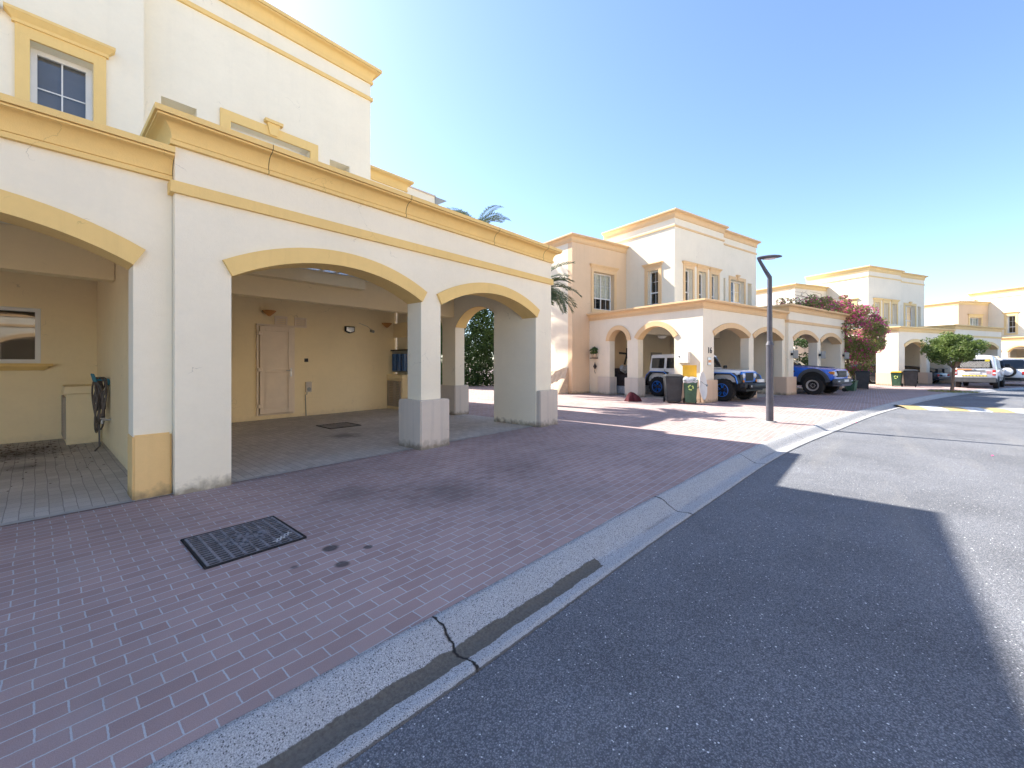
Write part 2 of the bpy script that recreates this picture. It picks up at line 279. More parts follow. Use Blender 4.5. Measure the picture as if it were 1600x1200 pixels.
# ------------------------------------------------------------------ mesh builder
class MB:
    def __init__(s): s.v = []; s.f = []
    def add(s, pts, faces):
        o = len(s.v); s.v += [tuple(p) for p in pts]; s.f += [tuple(i + o for i in f) for f in faces]
    def poly(s, pts): s.add(pts, [tuple(range(len(pts)))])
    def box(s, x0, x1, y0, y1, z0, z1, mx=None):
        p = [(x, y, z) for z in (z0, z1) for y in (y0, y1) for x in (x0, x1)]
        if mx is not None: p = [mx @ Vector(q) for q in p]
        s.add(p, [(0, 2, 3, 1), (4, 5, 7, 6), (0, 1, 5, 4), (2, 6, 7, 3), (0, 4, 6, 2), (1, 3, 7, 5)])
    def taper(s, b, t, z0, z1, mx=None):     # b,t = (x0,x1,y0,y1)
        p = [(x, y, z) for (q, z) in ((b, z0), (t, z1)) for y in q[2:] for x in q[:2]]
        if mx is not None: p = [mx @ Vector(q) for q in p]
        s.add(p, [(0, 2, 3, 1), (4, 5, 7, 6), (0, 1, 5, 4), (2, 6, 7, 3), (0, 4, 6, 2), (1, 3, 7, 5)])
    def prism(s, pts2, d0, d1, axis='y', mx=None):   # pts2 = (u,z); axis = depth axis
        def mp(u, z, d): return (u, d, z) if axis == 'y' else ((d, u, z) if axis == 'x' else (u, z, d))
        n = len(pts2); p = [mp(u, z, d0) for u, z in pts2] + [mp(u, z, d1) for u, z in pts2]
        if mx is not None: p = [mx @ Vector(q) for q in p]
        s.add(p, [tuple(range(n)), tuple(range(2 * n - 1, n - 1, -1))] + [(i, i + n, (i + 1) % n + n, (i + 1) % n) for i in range(n)])
    def cyl(s, p0, p1, r0, r1=None, n=12, caps=True):
        p0, p1 = Vector(p0), Vector(p1); r1 = r0 if r1 is None else r1
        a = (p1 - p0).normalized(); q = a.to_track_quat('Z', 'Y')
        pts = [p0 + q @ Vector((r0 * math.cos(t), r0 * math.sin(t), 0)) for t in [2 * math.pi * i / n for i in range(n)]]
        pts += [p1 + q @ Vector((r1 * math.cos(t), r1 * math.sin(t), 0)) for t in [2 * math.pi * i / n for i in range(n)]]
        f = [(i, (i + 1) % n, (i + 1) % n + n, i + n) for i in range(n)]
        if caps: f += [tuple(range(n - 1, -1, -1)), tuple(range(n, 2 * n))]
        s.add(pts, f)
    def tube(s, pts, rs, n=8):
        pts = [Vector(p) for p in pts]
        if isinstance(rs, (int, float)): rs = [rs] * len(pts)
        rings = []; q0 = None
        for i, p in enumerate(pts):
            d = (pts[min(i + 1, len(pts) - 1)] - pts[max(i - 1, 0)]).normalized()
            q = d.to_track_quat('Z', 'Y') if q0 is None else (q0[1].rotation_difference(d) @ q0[0])
            q0 = (q, d)
            rings.append([p + q @ Vector((rs[i] * math.cos(2 * math.pi * k / n), rs[i] * math.sin(2 * math.pi * k / n), 0)) for k in range(n)])
        s.loft(rings)
    def loft(s, rings, caps=True):
        n = len(rings[0]); o = [p for r in rings for p in r]; f = []
        for i in range(len(rings) - 1):
            f += [(i * n + k, i * n + (k + 1) % n, (i + 1) * n + (k + 1) % n, (i + 1) * n + k) for k in range(n)]
        if caps: f += [tuple(range(n - 1, -1, -1)), tuple(range((len(rings) - 1) * n, len(rings) * n))]
        s.add(o, f)
    def lathe(s, prof, n=24, mx=None):      # prof (r,z) around Z
        pts = []
        for r, z in prof:
            for k in range(n):
                t = 2 * math.pi * k / n; p = Vector((r * math.cos(t), r * math.sin(t), z)); pts.append(mx @ p if mx is not None else p)
        f = [(i * n + k, i * n + (k + 1) % n, (i + 1) * n + (k + 1) % n, (i + 1) * n + k) for i in range(len(prof) - 1) for k in range(n)]
        s.add(pts, f)
    def build(s, name, mat, parent=None, smooth=False, bev=0., seg=1, weld=False, fixn=True):
        me = bpy.data.meshes.new(name); me.from_pydata(s.v, [], s.f)
        if bev or weld or fixn:
            bm = bmesh.new(); bm.from_mesh(me)
            if weld or bev: bmesh.ops.remove_doubles(bm, verts=bm.verts, dist=1e-4)
            if fixn: bmesh.ops.recalc_face_normals(bm, faces=bm.faces)
            if bev:
                ed = [e for e in bm.edges if len(e.link_faces) == 2 and e.calc_face_angle(0) > .5]
                try: bmesh.ops.bevel(bm, geom=ed, offset=bev, segments=seg, affect='EDGES', clamp_overlap=True)
                except Exception: pass
            bm.to_mesh(me); bm.free()
        if smooth:
            for p in me.polygons: p.use_smooth = True
            try: me.set_sharp_from_angle(angle=RAD(38))
            except Exception: pass
        o = bpy.data.objects.new(name, me); COL.objects.link(o); me.materials.append(M[mat] if isinstance(mat, str) else mat)
        if parent is not None: o.parent = parent
        return o
def tag(o, label=None, cat=None, group=None, kind=None):
    for k, v in (('label', label), ('category', cat), ('group', group), ('kind', kind)):
        if v: o[k] = v
    return o
def empty(name, loc, rz, label=None, cat=None, group=None):
    o = bpy.data.objects.new(name, None); COL.objects.link(o); o.location = loc; o.rotation_euler = (0, 0, rz); o.empty_display_size = .2
    return tag(o, label, cat, group)
def copy_tree(o, parent=None):
    c = o.copy(); COL.objects.link(c); c.parent = parent
    for ch in list(o.children): copy_tree(ch, c)
    return c
def text_part(name, body, size, mat, parent, mx, ext=.004):
    cu = bpy.data.curves.new(name, 'FONT'); cu.body = body; cu.size = size; cu.offset = .004 * size / .27; cu.extrude = ext; cu.align_x = 'CENTER'; cu.align_y = 'CENTER'
    t = bpy.data.objects.new(name, cu); COL.objects.link(t); dg = bpy.context.evaluated_depsgraph_get()
    me = bpy.data.meshes.new_from_object(t.evaluated_get(dg)); bpy.data.objects.remove(t)
    me.transform(mx); me.materials.clear(); me.materials.append(M[mat])
    o = bpy.data.objects.new(name, me); COL.objects.link(o); o.parent = parent; return o
def face_mx(origin, xdir, zdir=(0, 0, 1)):    # text lying in plane spanned by xdir and zdir
    x = Vector(xdir).normalized(); z = Vector(zdir).normalized(); n = x.cross(z)
    return Matrix(((x.x, z.x, n.x, origin[0]), (x.y, z.y, n.y, origin[1]), (x.z, z.z, n.z, origin[2]), (0, 0, 0, 1)))

# ------------------------------------------------------------------ frames
AZ_B, AZ_C, AZ_D = RAD(-14.27), RAD(-26.13), RAD(-38.0)
def fr(p, a, z=None):
    c, s_ = math.cos(a), math.sin(a)
    return Vector((c * p[0] - s_ * p[1], s_ * p[0] + c * p[1], p[2] if len(p) > 2 else (z or 0)))
CAMH, FPX, YH, YAW = 1.5, 646.87, 567.26, RAD(40.97)
FW = Vector((math.cos(YAW), math.sin(YAW), 0)); RT = Vector((math.sin(YAW), -math.cos(YAW), 0))
def at(px, depth, z=0.):
    p = FW * depth + RT * ((px - 800) / FPX * depth); return Vector((p.x, p.y, z))

# ------------------------------------------------------------------ setting: ground, road, kerb
edge = [(-30, 1.66), (-12, 1.66), (-4, 1.65), (.5, 1.6), (1.5, 1.54), (3.5, 1.47), (5, 1.39), (8.45, 1.17), (12.7, .56), (17.5, -.22), (19.65, -.66), (24.3, -1.68), (28.9, -2.95), (33.5, -4.5), (38, -6.5), (43, -9.3), (50, -14.2), (58, -21.5), (66, -31)]
def smooth_line(P):
    n = len(P); dl = [(P[i + 1][1] - P[i][1]) / (P[i + 1][0] - P[i][0]) for i in range(n - 1)]
    m = [dl[0]] + [(dl[i - 1] * (P[i + 1][0] - P[i][0]) + dl[i] * (P[i][0] - P[i - 1][0])) / (P[i + 1][0] - P[i - 1][0]) for i in range(1, n - 1)] + [dl[-1]]
    out = []
    for i in range(n - 1):
        h = P[i + 1][0] - P[i][0]; k = max(2, int(h / .6))
        for j in range(k):
            t = j / k; out.append(Vector((P[i][0] + h * t, P[i][1] * (2 * t ** 3 - 3 * t * t + 1) + m[i] * h * (t ** 3 - 2 * t * t + t) + P[i + 1][1] * (3 * t * t - 2 * t ** 3) + m[i + 1] * h * (t ** 3 - t * t))))
    out.append(Vector(P[-1])); return out
EL = smooth_line(edge)
def offs(line, d):
    o = []
    for i, p in enumerate(line):
        t = (line[min(i + 1, len(line) - 1)] - line[max(i - 1, 0)]).normalized(); o.append(p + Vector((-t.y, t.x)) * d)
    return o
ROADZ = -.10
g = MB(); g.poly([(-400, -400, -.16), (500, -400, -.16), (500, 500, -.16), (-400, 500, -.16)])
tag(g.build('ground', 'ground', fixn=False), kind='structure')
rd = MB(); far = offs(EL, -7.2); base = offs(EL, .02)
for i in range(len(EL) - 1):
    rd.poly([(*base[i], ROADZ), (*far[i], ROADZ), (*far[i + 1], ROADZ), (*base[i + 1], ROADZ)])
tag(rd.build('road', 'asphalt', weld=True), kind='structure')
def kerb(line, sgn, name):
    prof = [(-.002, -.14), (-.002, ROADZ + .006), (.06, ROADZ + .005), (.12, ROADZ - .002), (.165, ROADZ - .004), (.2, ROADZ + .006), (.24, ROADZ + .03), (.3, -.035), (.345, -.012), (.385, .001), (.42, .004), (.422, -.14)]
    L = [offs(line, sgn * o) for o, z in prof]; me = bpy.data.meshes.new(name); V = []; F = []; UV = []; s = 0; S = [0]
    for i in range(1, len(line)): s += (line[i] - line[i - 1]).length; S.append(s)
    n = len(prof)
    for i in range(len(line)):
        for k, (o, z) in enumerate(prof): V.append((*L[k][i], z)); UV.append((S[i], o))
    for i in range(len(line) - 1):
        for k in range(n - 1):
            q = (i * n + k, (i + 1) * n + k, (i + 1) * n + k + 1, i * n + k + 1); F.append(q if sgn > 0 else q[::-1])
    me.from_pydata(V, [], F); ul = me.uv_layers.new(name='UVMap')
    for lp in me.loops: ul.data[lp.index].uv = UV[lp.vertex_index]
    for p in me.polygons: p.use_smooth = True
    o = bpy.data.objects.new(name, me); COL.objects.link(o); me.materials.append(M['kerb']); tag(o, kind='structure')
kerb(EL, 1, 'kerb'); kerb(far, -1, 'kerb')
pv = MB(); pe = offs(EL, .418)
for i in range(len(EL) - 1): pv.poly([(*pe[i], 0), (*pe[i + 1], 0), (pe[i + 1].x + 25, 80, 0), (pe[i].x + (25 if i else -10), 80, 0)])
tag(pv.build('pavement', 'pavers', weld=True), kind='structure')
pv = MB(); pf = offs(far, -.418); pf2 = offs(far, -7)
for i in range(len(EL) - 1): pv.poly([(*pf[i], 0), (*pf[i + 1], 0), (*pf2[i + 1], 0), (*pf2[i], 0)])
tag(pv.build('pavement', 'pavers', weld=True), kind='structure')

# ------------------------------------------------------------------ villa
def arc(xa, xb, zs, rise, n=20, grow=0.):
    w = (xb - xa) / 2; cx = (xa + xb) / 2; r = (w * w + rise * rise) / (2 * rise); cz = zs + rise - r
    a0 = math.asin(min(1, w / r)); r += grow
    if rise > w: a0 = math.pi - a0
    return [(cx + r * math.sin(-a0 + 2 * a0 * i / n), cz + r * math.cos(-a0 + 2 * a0 * i / n)) for i in range(n + 1)]
def arch_outline(u0, u1, ztop, arches):
    pts = [(u0, -.05)]
    for (a, b, zs, rise) in arches: pts += [(a, -.05)] + arc(a, b, zs, rise) + [(b, -.05)]
    pts += [(u1, -.05), (u1, ztop), (u0, ztop)]; return pts
def arch_ring(mb, a, b, zs, rise, dface, dback, axis, mb2=None):
    s = 1 if dback > dface else -1
    inn = arc(a, b, zs, rise, grow=-.006); out = arc(a, b, zs, rise, grow=.2); n = len(inn)
    for (o_, d0, d1) in ((out, dface - .05 * s, dface + .004 * s), (arc(a, b, zs, rise, grow=.003), dface + .004 * s, dback)):
        for i in range(n - 1): mb.prism([inn[i], inn[i + 1], o_[i + 1], o_[i]], d0, d1, axis)
def wall_grid(mb, u0, u1, z0, z1, holes, d0, d1, axis='y'):
    us = sorted({u0, u1, *[h[0] for h in holes], *[h[1] for h in holes]}); zs = sorted({z0, z1, *[h[2] for h in holes], *[h[3] for h in holes]})
    def hole(u, z): return any(h[0] < u < h[1] and h[2] < z < h[3] for h in holes)
    mp = (lambda u, z, d: (u, d, z)) if axis == 'y' else ((lambda u, z, d: (d, u, z)) if axis == 'x' else (lambda u, z, d: (u, z, d)))
    full = {}
    for i in range(len(us) - 1):
        for j in range(len(zs) - 1): full[i, j] = not hole((us[i] + us[i + 1]) / 2, (zs[j] + zs[j + 1]) / 2)
    for (i, j), ok in full.items():
        if not ok: continue
        a, b, c, d = us[i], us[i + 1], zs[j], zs[j + 1]
        mb.poly([mp(a, c, d0), mp(b, c, d0), mp(b, d, d0), mp(a, d, d0)]); mb.poly([mp(a, c, d1), mp(a, d, d1), mp(b, d, d1), mp(b, c, d1)])
        for (di, dj, p, q) in ((-1, 0, (a, c), (a, d)), (1, 0, (b, c), (b, d)), (0, -1, (a, c), (b, c)), (0, 1, (a, d), (b, d))):
            if not full.get((i + di, j + dj), False): mb.poly([mp(*p, d0), mp(*q, d0), mp(*q, d1), mp(*p, d1)])
def sweep(mb, path, prof):
    P = [Vector(p) for p in path]; rings = []
    for i, p in enumerate(P):
        ds = []
        if i > 0: ds.append((P[i] - P[i - 1]).normalized())
        if i < len(P) - 1: ds.append((P[i + 1] - P[i]).normalized())
        ns = [Vector((d.y, -d.x)) for d in ds]
        if len(ns) == 2: m = (ns[0] + ns[1]); m = m / (m.length_squared / 2) if m.length > 1e-6 else ns[0]
        else: m = ns[0]
        rings.append([(p.x + m.x * o, p.y + m.y * o, z) for o, z in prof])
    mb.loft(rings)
def cornice_prof(z0, z1, ov=.2):
    h = z1 - z0; pr = [(-.012, z0), (.05, z0), (.05, z0 + .15 * h), (.018, z0 + .155 * h), (.018, z0 + .185 * h), (.034, z0 + .19 * h)]
    for k in range(1, 9):
        t = math.pi / 2 * k / 8; pr.append((.034 + (ov - .075) * (1 - math.cos(t)), z0 + .19 * h + .51 * h * math.sin(t)))
    pr += [(ov - .04, z0 + .71 * h), (ov - .022, z0 + .715 * h), (ov - .022, z0 + .77 * h), (ov - .045, z0 + .775 * h), (ov - .045, z0 + .79 * h), (ov, z0 + .795 * h), (ov, z1 - .006), (ov - .01, z1), (-.012, z1)]
    return pr
def band_prof(z0, z1, o=.045): return [(-.012, z0), (o, z0), (o, z1), (-.012, z1)]

def window(root, mx, w, h, trim, surround=.17, cap=True, side_only=False, cols=2, transom=.34, curtain=None, bars=True, sill=False, key=False, dep=.2, bottom=True, pane_backing=False):
    """opening from x 0..w, z 0..h in the mx frame; y>0 goes into the wall"""
    fr_ = MB(); t = .07
    for (a, b, c, d) in ((0, t, 0, h), (w - t, w, 0, h), (t, w - t, h - t, h), (t, w - t, 0, t)): fr_.box(a, b, dep, dep + .06, c, d, mx)
    if transom: fr_.box(t, w - t, dep + .004, dep + .056, h * transom - .03, h * transom + .03, mx)
    for k in range(1, cols): fr_.box(w * k / cols - .025, w * k / cols + .025, dep + .006, dep + .054, t, h - t, mx)
    f = fr_.build('window', 'white', root, bev=.004)
    gp = MB()
    gp.poly([mx @ Vector(q) for q in ((t - .01, dep + .03, t - .01), (w - t + .01, dep + .03, t - .01), (w - t + .01, dep + .03, h - t + .01), (t - .01, dep + .03, h - t + .01))])
    gp.build('pane', 'pane', f, fixn=False)
    if pane_backing: cu = MB(); cu.box(.02, w - .02, dep + .08, dep + .09, 0.02, h - .02, mx); cu.build('blind', 'greyblind', f)  # grey sheet added behind the pane to imitate grey glass
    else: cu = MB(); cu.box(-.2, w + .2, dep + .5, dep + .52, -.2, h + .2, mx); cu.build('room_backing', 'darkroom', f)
    if bars:
        bb = MB()
        for k in range(cols):
            cx = w * (k + .5) / cols; bb.box(cx - .009, cx + .009, dep + .018, dep + .026, t, h - t, mx)
        for zz in ((h * (1 + (transom or 0)) / 2),): bb.box(t, w - t, dep + .017, dep + .025, zz - .009, zz + .009, mx)
        bb.build('glazing_bar', 'white', f)
    if curtain:
        cu = MB(); n = 26; r0 = []; 
        pts = [(curtain[0] * w + (curtain[1] - curtain[0]) * w * i / n, dep + .1 + .02 * math.sin(i * 1.9)) for i in range(n + 1)]
        for i in range(n):
            cu.poly([mx @ Vector((pts[i][0], pts[i][1], h * curtain[2])), mx @ Vector((pts[i + 1][0], pts[i + 1][1], h * curtain[2])), mx @ Vector((pts[i + 1][0], pts[i + 1][1], h)), mx @ Vector((pts[i][0], pts[i][1], h))])
        cu.build('curtain', 'curtain', f, fixn=False)
    if surround:
        su = MB(); s = surround
        zb = -s if bottom else -.02
        for (a, b, c, d) in ((-s, 0, zb, h), (w, w + s, zb, h), (-s, w + s, h, h + s + .02)): su.box(a, b, -.04, .004, c, d, mx)
        if bottom: su.box(0, w, -.04, .004, -s, 0, mx)
        if cap:
            z = h + s + .02
            su.box(-s - .03, w + s + .03, -.065, .004, z, z + .05, mx); su.taper((-s - .035, w + s + .035, -.07, .004), (-s - .1, w + s + .1, -.135, .004), z + .05, z + .12, mx)
            su.box(-s - .1, w + s + .1, -.14, .004, z + .12, z + .16, mx)
        if key:
            z = h + .02; su.taper((w / 2 - .07, w / 2 + .07, -.075, .0), (w / 2 - .12, w / 2 + .12, -.085, .0), z, z + s + .06, mx)
            su.box(w / 2 - .17, w / 2 + .17, -.12, .0, z + s + .06, z + s + .12, mx)
        su.build('window_surround', trim, root)
    if sill:
        sl = MB(); sl.box(-.12, w + .16, -.12, .004, -.06, -.01, mx); sl.taper((-.04, w + .04, -.04, .004), (-.1, w + .12, -.1, .004), -.14, -.06, mx); sl.build('window_sill', trim, root)
    return f

A1 = [(-6.24, -3.5, 2.57, .36), (-3.09, -.33, 2.57, .36)]
A2 = [(.55, 3.39, 2.57, .37), (3.82, 6.66, 2.57, .37)]
SIDE = [(1.22, 3.0, 2.53, .52), (3.58, 4.62, 2.53, .5)]
XL, XR = -7.0, 7.27
def T3(x, y, z, ang=0.): return Matrix.Translation((x, y, z)) @ Matrix.Rotation(ang, 4, 'Z')
def villa(loc, rz, label, wall, trim, inside, plinths, low_wall='peachwall', detail=False, plain=False):
    r = empty('villa', loc, rz, label, 'house', 'villas along the street')
    # --- carport walls
    w = MB(); w.prism(arch_outline(XL, 0, 3.9, A1), 0, .35); w.build('carport_wall', wall, r)
    w = MB(); w.prism(arch_outline(0.004, XR, 4.26, A2), -.13, .27); w.build('carport_wall', wall, r)
    w = MB(); w.prism(arch_outline(.353, 5.93, 3.9, SIDE), XL + .002, XL + .35, 'x'); w.build('carport_wall', wall, r)
    w = MB(); w.prism(arch_outline(.273, 5.93, 4.26, SIDE), XR - .35, XR - .002, 'x'); w.build('carport_wall', wall, r)
    for arches, df, db, ax in ((A1, 0, .35, 'y'), (A2, -.13, .27, 'y'), (SIDE, XL + .002, XL + .35, 'x'), (SIDE, XR - .002, XR - .35, 'x')):
        for a in arches:
            m = MB(); arch_ring(m, *a, df, db, ax); m.build('arch_surround', trim, r)
    w = MB(); w.box(6.66, XR - .345, .27, 1.22, -.05, 3.44); w.build('pier', wall, r)
    w = MB(); w.box(XL + .345, -6.24, .35, 1.22, -.05, 3.44); w.build('pier', wall, r)
    d = MB(); d.box(-.19, .15, .36, 6.03, -.05, 3.44); d.box(.004, .3, .272, 3.0, 3.56, 4.26); d.build('dividing_wall', inside, r)
    holes = []
    if detail: holes = [(-2.5, -.96, 1.5, 2.55)]
    b = MB(); wall_grid(b, XL + .36, XR - .36, -.05, 3.572, holes, 6.04, 6.3); b.build('back_wall', inside, r)
    # --- flat roofs over the carport, with small openings like the ones in the photo
    sk = [(2.62 + .32 * k, 2.85 + .32 * k, 2.28, 2.68) for k in range(5)]
    c = MB(); wall_grid(c, .31, XR - .36, .28, 3.03, sk, 3.445, 3.57, 'z'); c.box(.31, XR - .36, 3.03, 6.035, 3.446, 3.569)
    c.box(XL + .36, -.01, .36, 6.035, 3.445, 3.55); c.build('roof', 'ceil', r)
    for q in sk: kk = MB(); kk.box(q[0] - .004, q[1] + .004, q[2] - .004, q[3] + .004, 3.44, 3.4445); kk.build('skylight', 'frosted', r)
    bm_ = MB(); bm_.box(XL + .355, -.2, 3.05, 3.35, 2.82, 3.444); bm_.box(.16, XR - .355, 3.05, 3.35, 2.82, 3.444); bm_.box(.16, 4.0, 2.8, 3.045, 3.2, 3.443); bm_.build('beam', inside if detail else wall, r)
    # --- tower
    th = [] ; tw = [(-3.42, -2.77), (-2.24, -1.59), (-1.08, -.44)]
    for a, e in tw: th.append((a, e, 4.55, 6.13))
    t = MB(); wall_grid(t, -4.25, .15, 3.445, 8.79, th, 3.04, 3.34); t.build('wall', wall, r)
    t = MB(); wall_grid(t, 3.344, 7.5, 3.445, 8.79, [(3.93, 4.57, 4.42, 6.13)], -4.248, -3.95, 'x'); t.box(-.15, .148, 3.344, 7.5, 3.445, 8.79); t.box(-3.94, -.16, 7.2, 7.5, 3.445, 8.79); t.build('wall', wall, r)
    t = MB(); t.box(-3.94, -.16, 3.35, 7.19, 8.5, 8.6); t.build('roof', 'ceil', r)
    for a, e in tw: window(r, T3(a, 3.04, 4.55), e - a, 1.58, trim, .14, True, cols=1, bars=True, transom=.3, bottom=False, pane_backing=detail)
    window(r, T3(-4.248, 4.57, 4.42, -math.pi / 2), .64, 1.71, trim, .17, True, cols=1, transom=.36)
    # --- right block
    t = MB(); wall_grid(t, .155, 4.45, 3.575, 8.79, [(.42, .93, 4.4, 6.2), (1.46, 2.97, 4.4, 6.2), (3.42, 3.9, 4.4, 6.2)], 3.36, 3.66)
    t.box(.16, 1.3, 3.7, 3.75, 4.3, 6.3); t.box(3.2, 4.2, 3.7, 3.75, 4.3, 6.3)
    t.box(4.15, 4.448, 3.664, 9, 3.575, 8.79); t.build('wall', wall, r)
    t = MB(); t.box(.155, 4.14, 3.67, 9, 8.5, 8.6); t.build('roof', 'ceil', r)
    window(r, T3(1.46, 3.36, 4.4), 1.51, 1.8, trim, .17, False, cols=2, transom=.33, key=True, bottom=False)
    # --- low blocks
    t = MB(); wall_grid(t, -8.15, -4.252, -.05, 7.68, [(-6.72, -5.22, 4.2, 6.08)], 5.935, 6.235); t.build('wall', low_wall, r)
    t = MB(); t.box(-8.148, -7.85, 6.24, 11.8, -.05, 7.68); t.build('wall', wall, r)
    window(r, T3(-6.72, 5.935, 4.2), 1.5, 1.88, trim, .17, True, cols=2, transom=.32, curtain=(.02, .98, .34), bars=True)
    for a, e in ((-7.84, -4.26), (4.46, 6.95)): t = MB(); t.box(a, e, 6.24, 11.5, 7.4, 7.5); t.build('roof', 'ceil', r)
    t = MB(); t.box(-7.84, 6.95, 11.52, 11.79, -.05, 7.39); t.box(-4.26, -3.96, 7.6, 11.5, 3.5, 7.39); t.box(-3.94, 6.95, 6.31, 11.5, 3.4, 3.5); t.build('wall', wall, r)
    t = MB(); t.box(4.455, 7.26, 5.935, 6.235, 3.58, 7.68); t.box(6.96, 7.258, 6.24, 11.8, 3.58, 7.68); t.build('wall', wall, r)
    if detail:
        t = MB(); t.box(7.6, 9.35, 7.0, 13.4, -.05, 8.08); t.build('wall', wall, r)
        t = MB(); t.box(7.58, 9.37, 6.95, 13.4, 8.08, 8.13); t.build('coping', 'plinthgrey', r)
        s = MB(); s.taper((9.36, 9.5, 7.0, 7.3), (9.36, 9.95, 6.95, 7.35), 7.82, 8.08); s.build('rain_spout', 'greymetal', r)
    # --- cornices and string courses
    for path, z0, z1 in (([(XL, 5.93), (XL, 0), (-.004, 0)], 3.58, 3.92), ([(0.004, 3.03), (.004, -.13), (XR, -.13), (XR, 5.93)], 3.95, 4.28),
                         ([(-4.25, 7.5), (-4.25, 3.04), (.15, 3.04), (.15, 7.5)], 8.44, 8.81), ([(.16, 3.36), (4.45, 3.36), (4.45, 9)], 8.44, 8.81),
                         ([(-8.15, 11.8), (-8.15, 5.935), (-4.26, 5.935)], 7.34, 7.7), ([(4.46, 5.935), (7.26, 5.935), (7.26, 11.8)], 7.34, 7.7)):
        m = MB(); sweep(m, path, cornice_prof(z0, z1)); m.build('cornice', trim, r, smooth=True)
    for path, z0, z1 in (([(.004, .1), (.004, -.13), (XR, -.13), (XR, 5.93)], 3.42, 3.55), ([(-4.25, 7.5), (-4.25, 3.04), (.15, 3.04), (.15, 7.5)], 8.02, 8.1), ([(.16, 3.36), (4.45, 3.36), (4.45, 9)], 8.02, 8.1)):
        m = MB(); sweep(m, path, band_prof(z0, z1)); m.build('string_course', trim, r)
    for (x0, x1, y0, y1, h, mt) in plinths:
        m = MB(); m.box(x0, x1, y0, y1, -.05, h); m.build('plinth', mt, r, bev=.018, seg=2)
    return r

plA = [(-.34, -.006, -.035, .36, .71, 'yellowpanel'), (3.29, 3.94, -.25, .42, .85, 'plinthgrey'), (6.68, 7.40, -.25, .05, .85, 'plinthgrey'), (XR - .45, XR + .1, 2.9, 3.68, .85, 'plinthgrey')]
vA = villa((1.03, 6.07, 0), 0, 'cream villa nearest the camera, ochre trim, empty carports with a white door', 'creamA', 'trimA', 'inside', plA, detail=True)
plB = [(XL - .09, -6.12, -.1, .05, .85, 'plinthpeach'), (XL - .09, XL + .42, .06, 1.2, .85, 'plinthpeach'), (-3.6, -2.98, -.1, .42, .85, 'plinthpeach'), (-.44, .64, -.23, .42, .85, 'plinthpeach'),
       (3.3, 3.92, -.23, .36, .85, 'plinthpeach'), (6.56, 7.37, -.23, .36, .85, 'plinthpeach'), (XL - .1, XL + .42, 2.92, 3.66, .85, 'plinthgrey'), (XL - .1, XL + .42, 4.54, 5.3, .85, 'plinthgrey')]  # last two plinths coloured grey for the shade they stand in
oB = fr((21.85, 8.74), AZ_B)
vB = villa(oB, AZ_B, 'cream villa with peach trim and a white off-road car parked under its arches', 'cream', 'trimB', 'cream', plB)
oC = at(1403.6, 27.25); c_ = fr((7.0, 0), AZ_C); oC = oC + c_
vC = villa(oC, AZ_C, 'pale villa with straw trim behind the small round tree and bougainvillea', 'cream', 'trimC', 'cream', plB, low_wall='cream')
oD = at(1498.5, 41.2) + fr((8.25, -5.83), AZ_D)
vD = villa(oD, AZ_D, 'farthest villa at the right edge, its sunlit side wall above the white van', 'cream', 'trimC', 'cream', plB)
vF = villa((16.6, -9.7, 0), math.pi, 'second sunlit villa across the road, beside the one mirrored in the low window', 'cream', 'trimC', 'cream', plB)  # out of frame, added to bounce sunlight onto the near facade
vE = villa((2.2, -9.9, 0), math.pi, 'sunlit villa across the road, mirrored in the low window of the left carport', 'cream', 'trimB', 'cream', plB)  # unseen directly; added close by for warm bounce light and the window reflection
LOCA = Vector((1.03, 6.07, 0))
def LA(x, y, z=0): return (x - 1.03, y - 6.07, z)   # world A -> villa A local

# carport floors
for o, a, mt in ((LOCA, 0, 'paversgrey'), (oB, AZ_B, 'paversgrey'), (oC, AZ_C, 'paversgrey'), (oD, AZ_D, 'paversgrey'), (Vector((2.2, -9.9, 0)), math.pi, 'paversgrey'), (Vector((16.6, -9.7, 0)), math.pi, 'paversgrey')):
    f = MB(); pts = [(XL + .05, .04), (0, .04), (XR - .05, .04), (XR - .05, 6.03), (XL + .05, 6.03)]
    f.poly([tuple(Vector(o) + fr(p, a) + Vector((0, 0, .005))) for p in pts]); tag(f.build('carport_floor', mt, fixn=False), kind='structure')
    e = MB(); e.poly([tuple(Vector(o) + fr(p, a) + Vector((0, 0, .009))) for p in ((XL, -.06), (XR, -.06), (XR, .04), (XL, .04))]); tag(e.build('carport_threshold', 'concrete', fixn=False), kind='structure')

